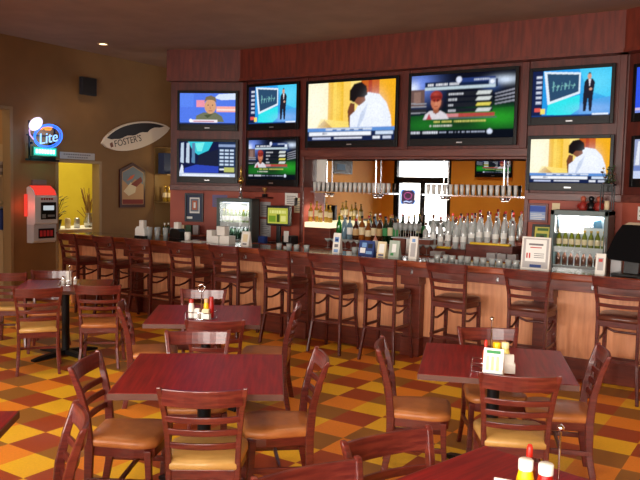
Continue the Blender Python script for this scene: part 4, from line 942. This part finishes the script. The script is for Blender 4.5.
b = MB(); b.T = S; b.box(-.3, .3, -.35, -.32, -.06, -.05).box(-.25, -.22, -.34, .25, -.06, -.05).box(.2, .23, -.34, .22, -.06, -.05).box(-.28, .3, .02, .045, -.06, -.05).box(-.2, -.17, -.1, -.07, -.12, -.05).box(.15, .18, -.1, -.07, -.12, -.05).box(-.2, .2, -.33, -.28, -.12, -.05)
b.build('metal_frame', M_MBLACK, t)
MB().tube(sp3(el(.06, .03, .255, .175, 0)), .011, 8, closed=True).build('oval_tube', BLU, t)
MB().tube(sp3(el(.06, .03, .225, .148, -.01)), .007, 8, closed=True).build('inner_oval_tube', BLU, t)
q = MB(); text_mb(q, 'Lite', .23, S @ Matrix.Translation((.05, -.0, .0)) @ Matrix.Rotation(R(12), 4, 'Z'), 0, .006, .25); q.build('lettering', emit('neon_pale_blue', (150, 200, 255), 1.6), t)
MB().tube(sp3([(-.07, .125, .005), (-.03, .15, .005), (.05, .165, .005), (.12, .165, .005), (.1, .135, .005), (.0, .13, .005)]), .012, 8).build('orange_tube', ORG, t)
MB().loft([(math.cos(2*PI*k/20)*.13-.0, math.sin(2*PI*k/20)*.085) for k in range(20)], [(-.03, .7), (-.01, 1), (.01, 1), (.025, .8), (.03, .4)]).build('white_plume', WHT, t)
pl = kids(t)[-1]; pl.matrix_local = S @ Matrix.Translation((-.16, .2, 0)) @ Matrix.Rotation(R(38), 4, 'Z')
MB().tube(sp3([(-.24, .17, 0), (-.27, .1, 0), (-.26, .03, 0), (-.2, -.03, 0)]), .012, 8).build('plume_tube', emit('neon_pink', (220, 180, 235), 1.2), t)
b = MB(); b.T = S; b.box(-.2, .2, -.26, -.15, -.02, .0); b.build('green_light_bar', CYN, t)
b = MB(); b.T = S; b.box(-.215, .215, -.275, -.26, -.03, .01).box(-.215, .215, -.15, -.135, -.03, .01).box(-.215, -.2, -.26, -.15, -.03, .01).box(.2, .215, -.26, -.15, -.03, .01); b.build('green_bar_case', mat('teal_case', (30, 110, 90), .5), t)
q = MB(); 
for k in range(7): q.box(.012, .014, -.17+.05*k, -.135+.05*k, -.235, -.175)
q.build('bar_marks', emit('neon_mint', (190, 255, 240), 3.5), t)
for c, k, z in (((.35, .5, 1), 7, .05), ((.3, 1, .85), 2.5, -.2)):
    l = bpy.data.lights.new('neon_lamp', 'POINT'); l.energy = k; l.color = c; l.shadow_soft_size = .12
    lo = bpy.data.objects.new('neon_lamp', l); COL.objects.link(lo); lo.parent = t; lo.location = (.14, 0, z)
# white sign above the doorway
t = thing('door_sign', 'white sign plate above the kitchen doorway with two lines of print', 'sign', (WX, 7.87, 2.26))
MB().box(0, .015, -.34, .34, -.055, .055).build('plate', M_PALEGREY, t, .003)
q = MB(); 
for k in range(12): q.box(.015, .0165, -.28+.045*k, -.245+.045*k, .01, .03)
for k in range(9): q.box(.015, .0165, -.2+.045*k, -.165+.045*k, -.03, -.012)
q.build('print', M_INK, t)
# wall machine
t = thing('wall_machine', 'silver coin machine with a red glowing top on the left wall', 'vending machine', (WX, 7.13, .905))
SIL = mat('machine_silver', (214, 214, 214), .4, .1)
side = [(0, .28), (.0, .84), (.06, .86), (.15, .8), (.2, .7), (.2, .3), (.16, .28)]
MB().prism([(y, z) for y, z in side], -.2, .2, 'y').build('upper_case', SIL, t, .01)
MB().prism([(0, 0), (.14, .0), (.17, .04), (.17, .28), (0, .28)], -.2, .2, 'y').build('lower_case', mat('machine_grey', (190, 190, 192), .4, .1), t, .01)
RG = emit('machine_red', (255, 70, 56), .85)
MB().prism([(.05, .872), (.156, .806), (.196, .735), (.192, .73), (.15, .798), (.05, .86)], -.185, .185, 'y').build('red_top_panel', RG, t)
MB().box(.0, .035, -.25, -.205, .4, .74).build('red_side_light', RG, t, .01)
MB().box(.0, .05, -.12, .12, .88, .96).build('header_card', mat('header_grey', (120, 100, 96), .5), t, .004)
MB().box(.2, .208, -.1, .17, .36, .62).build('control_panel', M_BLACK, t, .003)
q = MB().box(.208, .211, -.06, .13, .5, .57); q.build('display', emit('machine_display', (200, 210, 215), .8), t)
MB().box(.208, .212, -.08, -.02, .38, .44).build('coin_slot', M_STEEL, t); MB().box(.208, .212, .02, .14, .4, .43).build('button_row', M_GREY, t)
MB().box(.17, .176, -.12, .16, .07, .22).build('tray_window', M_BLACK, t)
q = MB()
for k in range(4): q.box(.176, .179, -.1+.062*k, -.055+.062*k, .1, .19)
q.build('red_packets', mat('packet_red', (190, 50, 56), .5), t)
q = MB(); 
for k in range(5): q.box(.2085, .2105, -.1+.045*k, -.07+.045*k, .655, .685)
q.build('title_marks', mat('dark_red_ink', (140, 14, 12), .5), t)
l = bpy.data.lights.new('machine_lamp', 'POINT'); l.energy = 1.0; l.color = (1, .12, .08); l.shadow_soft_size = .1
lo = bpy.data.objects.new('machine_lamp', l); COL.objects.link(lo); lo.parent = t; lo.location = (.12, -.32, .55)
# surfboard
t = thing('surfboard_sign', 'cream surfboard sign with a dark band and black lettering on the left wall', 'sign', (WX, 9.13, 2.68))
tilt = R(13.5)
def sb(u): return .235*max(0, 1-abs(u/.81)**2.1)**.75*(1-.22*u)
up_ = [(u, sb(u)) for u in [-.81+.081*k for k in range(21)]]
out = [(-.81, .0)]+[(u, sb(u)) for u, _ in up_[1:-1]]+[(.81, 0)]+[(u, -sb(u)*.95) for u, _ in up_[1:-1][::-1]]
def yz(pts): return [(a*math.cos(tilt)-b*math.sin(tilt), a*math.sin(tilt)+b*math.cos(tilt)) for a, b in pts]
MB().prism(yz(out), .0, .05, 'x').build('board', mat('surfboard_cream', (226, 208, 186), .4), t, .012)
random.seed(5)
dk = [(u, sb(u)-.028) for u in [-.7+.07*k for k in range(21)]]; low = [(u, .02+(u+.7)*.01+.012*math.sin(u*19)+(.028 if u > .25 else 0)) for u in [.66-.06*k for k in range(22)]]
dk = [q for q in dk if q[1] > .02]; low = [(u, min(v, sb(u)-.035)) for u, v in low]
MB().prism(yz(dk+low), .05, .052, 'x').build('dark_band', mat('band_black_brown', (34, 26, 26), .5), t)
q = MB(); text_mb(q, "FOSTER'S", .155, Matrix.Translation((.052, -.23, -.115)) @ S @ Matrix.Rotation(tilt, 4, 'Z') , 0, .001); q.build('lettering', mat('letter_black', (40, 30, 26), .5), t)
q = MB(); q.prism(yz([(-.66, -.03), (-.6, -.01), (-.59, -.09), (-.65, -.1)]), .05, .052, 'x'); q.build('emblem', mat('emblem_brown', (120, 70, 50), .5), t)
# pentagon picture
t = thing('pointed_picture', 'house-shaped framed picture with a dark frame on the left wall', 'picture', (WX, 9.03, 1.8))
pts = [(-.29, -.38), (.29, -.38), (.29, .27), (0, .4), (-.29, .27)]
MB().prism(pts, 0, .035, 'x').build('frame', mat('frame_dark_red', (66, 30, 24), .4), t, .006)
q = MB(); s = .86
q.prism([(a*s, b*s) for a, b in pts], .035, .037, 'x', 0)
q.prism([(-.24, .1), (-.1, .0), (.05, .12), (.24, .02), (.24, .22), (0, .33), (-.24, .22)], .037, .038, 'x', 1)
q.prism([(-.22, -.1), (-.05, .06), (.02, .0), (.1, .1), (.05, -.12), (-.1, -.18)], .038, .039, 'x', 2)
q.prism([(-.05, .02), (.18, .16), (.22, .08), (.08, -.02)], .039, .04, 'x', 3)
q.prism([(-.24, -.32), (.24, -.32), (.24, -.24), (-.24, -.24)], .037, .039, 'x', 3)
q.prism([(-.15, .08), (-.02, .12), (.04, .2), (-.06, .16)], .04, .041, 'x', 4)
q.build('art_print', [mat('art_tan', (180, 138, 96), .6), mat('art_bluegrey', (110, 122, 130), .6), mat('art_cream', (214, 196, 160), .6), mat('art_red', (120, 34, 26), .6), mat('art_orange', (200, 90, 50), .6)], t)
# alcove shelves with bottles beyond the angled wall
t = thing('alcove_shelf', 'narrow lit shelf unit against the left wall beyond the pointed picture', 'shelf unit', (WX, 9.85, 0))
s_ = MB().box(0, .32, .28, .3, .9, 2.5).box(0, .015, -.28, .28, .9, 2.5)
s_.build('case', mat('shelf_olive', (130, 100, 56), .5), t)
for z in (.9, 1.5, 2.0, 2.48): MB().box(.015, .32, -.28, .28, z, z+.02).build('shelf', mat('shelf_olive', (130, 100, 56), .5), t)
MB().box(.05, .3, -.27, .27, 0, .9).build('base_cabinet', M_WALLW, t)
l = bpy.data.lights.new('shelf_lamp', 'POINT'); l.energy = 6; l.color = (1, .8, .4); l.shadow_soft_size = .05
lo = bpy.data.objects.new('shelf_lamp', l); COL.objects.link(lo); lo.parent = t; lo.location = (.55, .0, 1.9)
p = bottle('liquor_bottle', 'x', wine(.036, .28), G_GOLD, C_GOLD, L_CREAM, group='bottles on the alcove shelf')
series(p, [((WX+.18, 9.66+.1*k, 1.52), 0, 'golden bottle on the middle alcove shelf at the far left of the bar') for k in range(4)])
p = bottle('liquor_bottle', 'x', spirit(.036, .2), G_DGREEN, C_WHITE, None, group='dark bottles on the low alcove shelf')
series(p, [((WX+.18, 9.66+.1*k, .92), 0, 'dark bottle with a white cap on the lowest alcove shelf') for k in range(4)])
tag(MB().box(WX+.05, WX+.2, 9.62, 9.85, 2.02, 2.4).build('blue_carton', mat('slate_blue', (50, 60, 90), .6), None, .005), 'dark blue box on the upper alcove shelf', 'box')
# ---- kitchen beyond the doorway
t = thing('kitchen_counter', 'white counter inside the yellow kitchen seen through the doorway', 'counter', (-10.9, 8.5, 0))
partof(t, 'top', MB().box(-11.2, -10.35, 7.4, 9.9, .99, 1.03), M_WHITE, .006); partof(t, 'body', MB().box(-11.18, -10.37, 7.42, 9.88, 0, .99), M_PAPER)
t = thing('potted_plant', 'dark leafy potted plant on the kitchen counter, blurred by distance', 'plant', (-10.6, 8.12, 1.03))
MB().lathe([(0, 0), (.09, 0), (.12, .16), (.11, .16), (0, .14)], 14).build('pot', M_BLACK, t)
q = MB(); random.seed(11)
for k in range(46):
    a = random.random()*2*PI; e = random.random(); r = .06+.16*e; z = .22+.34*random.random()
    c = Vector((r*math.cos(a), r*math.sin(a), z)); u = Vector((math.cos(a), math.sin(a), .5)).normalized()*.06; v = Vector((-math.sin(a), math.cos(a), 0))*.022
    q.add([c-u, c+v, c+u, c-v], [(0, 1, 2, 3)], 0); q.tube([(0, 0, .14), c-u], .003, 4, 1)
q.build('foliage', [mat('leaf_dark', (56, 66, 34), .6), mat('stem_brown', (70, 60, 30), .6)], t)
t = thing('glass_vase', 'tall brown branching plant in a vase on the right of the kitchen counter', 'vase', (-10.6, 8.85, 1.03))
MB().lathe([(0, 0), (.07, 0), (.09, .1), (.05, .22), (.06, .26)], 14).build('vase', M_STEEL, t)
q = MB()
for k in range(30):
    a = random.random()*2*PI; r = .22*random.random(); z = .3+.45*random.random()
    q.tube([(0, 0, .2), (r*.4*math.cos(a), r*.4*math.sin(a), z*.6), (r*math.cos(a), r*math.sin(a), z)], .007, 5)
q.build('branches', mat('dried_branch', (150, 116, 60), .7), t)
for k, (y, c, lab) in enumerate(((8.35, L_CREAM, 'cream canister between the two plants on the kitchen counter'), (8.55, M_STEEL, 'steel canister on the kitchen counter'))):
    o = MB().lathe([(0, 0), (.05, 0), (.05, .16), (.035, .18), (0, .18)], 12).build('canister', c); tag(o, lab, 'canister'); o.location = (-10.55, y, 1.03)
o = MB().box(-.12, .12, -.18, .18, 0, .14).build('counter_scale', M_BLACK, None, .01); tag(o, 'black low box on the kitchen counter below the plant', 'box'); o.location = (-10.5, 7.8, 1.03)
l = bpy.data.lights.new('kitchen_lamp', 'AREA'); l.size = .8; l.energy = 95; l.color = (1, .92, .7)
lo = bpy.data.objects.new('kitchen_lamp', l); COL.objects.link(lo); lo.location = (-10.7, 8.6, CEIL-.05)
# ---- service room behind the left opening
t = thing('service_shelf', 'pale shelf unit in the opening at the left edge', 'shelf unit', (-10.25, 6.78, 0))
f = MB().box(-.35, .35, -.12, .12, 0, 1.07)
for z in (1.07, 1.5, 1.9): f.box(-.35, .35, -.13, .13, z, z+.025)
f.box(-.35, -.33, -.12, .12, 1.07, 2.4).box(-.33, .33, .1, .12, 1.07, 2.4); f.build('shelving', mat('shelf_beige', (186, 160, 120), .5), t)
nth = ('first', 'second', 'third', 'fourth', 'fifth')
for k in range(5):
    o = MB().box(-.025, .025, -.09, .09, 0, .3+.02*(k % 3)).build('binder', (mat('binder_blue', (40, 60, 120), .5), mat('binder_black', (26, 28, 36), .5), mat('binder_white', (200, 200, 206), .5))[k % 3], None, .003)
    tag(o, '%s upright binder on the middle service shelf, %s from the right' % (('blue', 'black', 'white')[k % 3], nth[k]), 'binder', 'binders on the service shelf'); o.location = (-10.0-.058*k, 6.78, 1.0965)
for k in range(4):
    o = MB().box(-.09, .09, -.08, .08, 0, .05).build('small_carton', mat('carton_grey_%d' % (k % 2), ((96, 84, 76), (150, 140, 130))[k % 2], .6), None, .003)
    tag(o, 'flat grey box in the stack on the top service shelf, %s from the bottom' % nth[k], 'box', 'flat boxes on the service shelf'); o.location = (-10.06, 6.78, 1.9255+.0505*k)
l = bpy.data.lights.new('service_lamp', 'AREA'); l.size = .6; l.energy = 14; l.color = (1, .8, .5)
lo = bpy.data.objects.new('service_lamp', l); COL.objects.link(lo); lo.location = (-10.9, 5.6, CEIL-.05)
# the small picture on the front part of the left wall, seen in the mirror
t = thing('small_framed_picture', 'small dark picture with a blue patch, seen in the mirror above the left glasses', 'picture', (-10.3, 1.75, 2.42))
MB().box(0, .03, -.5, .5, -.2, .2).build('frame', M_BLACK, t, .004); MB().box(.03, .032, -.44, .44, -.15, .15).build('print', M_DGREY, t); MB().box(.032, .034, -.1, .34, -.1, .06).build('blue_patch', mat('patch_blue', (60, 110, 160), .5), t)

# ================================================================ condiments on the tables
TZ = .7585
def caddy(x, y, rz, label, pole=.3, big=False):
    t = thing('wire_caddy', label, 'condiment caddy', (x, y, TZ), rz)
    w, d = .11, .07
    f = MB()
    for z in (.004, .055): f.tube([(-w, -d, z), (w, -d, z), (w, d, z), (-w, d, z)], .003, 6, closed=True)
    for sx in (-1, 0, 1):
        for sy in (-1, 1): f.tube([(sx*w, sy*d, .004), (sx*w, sy*d, .055)], .003, 6)
    for k in range(5): f.tube([(-w+.055*k, -d, .004), (-w+.055*k, d, .004)], .002, 5)
    f.build('basket', M_CHROME, t)
    MB().tube([(0, 0, .004), (0, 0, pole)], .004, 6).build('pole', M_CHROME, t)
    if big: MB().tube([(.03*math.cos(a), 0, pole+.03+.03*math.sin(a)) for a in [2*PI*k/14 for k in range(14)]], .004, 6, closed=True).build('ring_handle', M_CHROME, t)
    else: MB().lathe([(0, pole-.004), (.012, pole+.004), (.013, pole+.014), (0, pole+.026)], 12).build('ball_top', M_CHROME, t)
    return t
def place(cx, cy, rz, dx, dy): c, s = math.cos(rz), math.sin(rz); return (cx+c*dx-s*dy, cy+s*dx+c*dy)
def squeeze(x, y, label, m, capm, h=.17, r=.03):
    t = thing('sauce_bottle', label, 'sauce bottle', (x, y, TZ+.006))
    MB().lathe([(0, 0), (r*.95, 0), (r, .01), (r, h*.62), (r*.75, h*.8), (r*.72, h*.84)], 16).build('body', m, t)
    MB().lathe([(r*.8, h*.82), (r*.82, h), (r*.7, h+.004), (0, h+.004)], 16).build('cap', capm, t); return t
def hot(x, y, label, s=1):
    t = thing('hot_sauce_bottle', label, 'sauce bottle', (x, y, TZ+.006))
    MB().lathe([(0, 0), (.022*s, 0), (.022*s, .1*s), (.008*s, .13*s), (.008*s, .15*s)], 12).build('body', mat('hot_sauce_orange', (170, 60, 24), .3), t)
    MB().lathe([(.011*s, .145*s), (.01*s, .175*s), (.006*s, .185*s), (0, .185*s)], 12).build('cap', mat('bright_red_cap', (220, 40, 24), .4), t); return t
def packets(x, y, rz, label, m, w=.08, h=.09, d=.045):
    t = thing('packet_holder', label, 'sweetener packets', (x, y, TZ+.006), rz)
    MB().box(-w/2, w/2, -d/2, d/2, 0, h*.55).build('tub', M_WHITE, t, .003)
    q = MB()
    for k in range(6): q.box(-w*.42+.003*(k % 2), w*.4, -d*.4+d*.8*k/6, -d*.4+d*.8*k/6+.004, .01, h*(.92+.08*(k % 2)))
    q.build('packets', m, t); return t
def shaker(x, y, label, m=M_PAPER):
    t = thing('shaker', label, 'shaker', (x, y, TZ+.0055)); MB().lathe([(0, 0), (.022, 0), (.02, .06), (.017, .068)], 14).build('jar', m, t); MB().lathe([(.018, .066), (.019, .085), (.01, .093), (0, .093)], 14).build('lid', M_CHROME, t); return t
def card(x, y, rz, label, w, h, art, face=M_WHITE):
    global Z
    z0 = Z; Z = TZ; t = tent(x, y, w, h, label, face, art, rz); Z = z0; return t
# back table
cx, cy, a = -3.985, 4.47, R(20)
caddy(cx, cy, a, 'wire caddy with a ring handle on the back table', .22, True)
q = place(cx, cy, a, -.075, -.03); squeeze(q[0], q[1], 'white bottle with a red cap in the caddy on the back table', M_WHITE, C_RED, .15, .025)
q = place(cx, cy, a, .03, .03); squeeze(q[0], q[1], 'mustard bottle in the caddy on the back table', M_YEL, mat('tan_cap', (220, 180, 130), .5), .15, .022)
q = place(cx, cy, a, .078, .02); squeeze(q[0], q[1], 'ketchup bottle in the caddy on the back table', M_KET, C_RED, .17, .022)
q = place(cx, cy, a, -.02, -.035); packets(q[0], q[1], a, 'white sweetener packets in the caddy on the back table', M_PAPER, .05, .08, .04)
q = place(cx, cy, a, .055, -.04); packets(q[0], q[1], a, 'cream packets at the right of the caddy on the back table', L_CREAM, .07, .08, .04)
# right table
cx, cy, a = -1.47, 4.27, R(20)
caddy(cx, cy, a, 'wire caddy with a ball-topped pole on the right table', .31)
card(-1.395, 4.11, R(10), 'white card with a blue foot leaning at the caddy on the right table', .115, .175,
     [(.02, .02, .98, .2, B1), (.1, .05, .9, .12, mat('print_mid_blue', (60, 90, 180), .6)), (.15, .84, .85, .94, L_GREEN), (.15, .3, .3, .75, L_CREAM), (.4, .3, .55, .75, mat('print_pale_yellow', (224, 216, 150), .6)), (.65, .3, .8, .75, mat('print_pale_yellow', (224, 216, 150), .6))])
q = place(cx, cy, a, -.03, .03); hot(q[0], q[1], 'hot sauce bottle with a red cap on the right table', .95)
q = place(cx, cy, a, .035, .035); squeeze(q[0], q[1], 'yellow mustard bottle in the caddy on the right table', M_YEL, M_YEL, .16, .03)
q = place(cx, cy, a, .085, .0); squeeze(q[0], q[1], 'pale yellow capped bottle in the caddy on the right table', mat('pale_yellow_plastic', (232, 216, 120), .4), mat('cream_cap', (236, 226, 170), .4), .17, .028)
q = place(cx, cy, a, .1, -.05); packets(q[0], q[1], a, 'white packets in the caddy on the right table', M_PAPER, .09, .11, .05)
# corner table
cx, cy, a = -.66, 2.5, R(0)
caddy(cx, cy, a, 'wire caddy at the bottom right with a tall ball-topped pole', .285)
for o in [o for o in COL.objects if o.get('label') == 'wire caddy at the bottom right with a tall ball-topped pole']: o.location.x = -.605
squeeze(-.698, 2.43, 'mustard bottle with a white cap at the bottom right', M_YEL, M_WHITE, .178, .031)
squeeze(-.63, 2.43, 'ketchup bottle with a white cap at the bottom right', M_KET, M_WHITE, .178, .031)
hot(-.715, 2.53, 'hot sauce bottle with a pointed red cap behind the foreground mustard', 1.08)
card(-.72, 2.36, R(8), 'white card with a dark green title at the bottom right corner table', .12, .13, [(.12, .72, .85, .92, mat('print_dark_green', (50, 80, 70), .6)), (.1, .2, .5, .6, L_CREAM)])
# far left table
cx, cy, a = -6.33, 5.03, R(45)
caddy(cx, cy, a, 'wire caddy on the far left table', .19)
q = place(cx, cy, a, -.06, 0); shaker(q[0], q[1], 'white shaker at the left of the far left caddy')
q = place(cx, cy, a, .06, 0); shaker(q[0], q[1], 'white shaker at the right of the far left caddy')
q = place(cx, cy, a, -.01, .035); packets(q[0], q[1], a, 'white packets in the far left caddy', M_PAPER, .06, .14, .04)
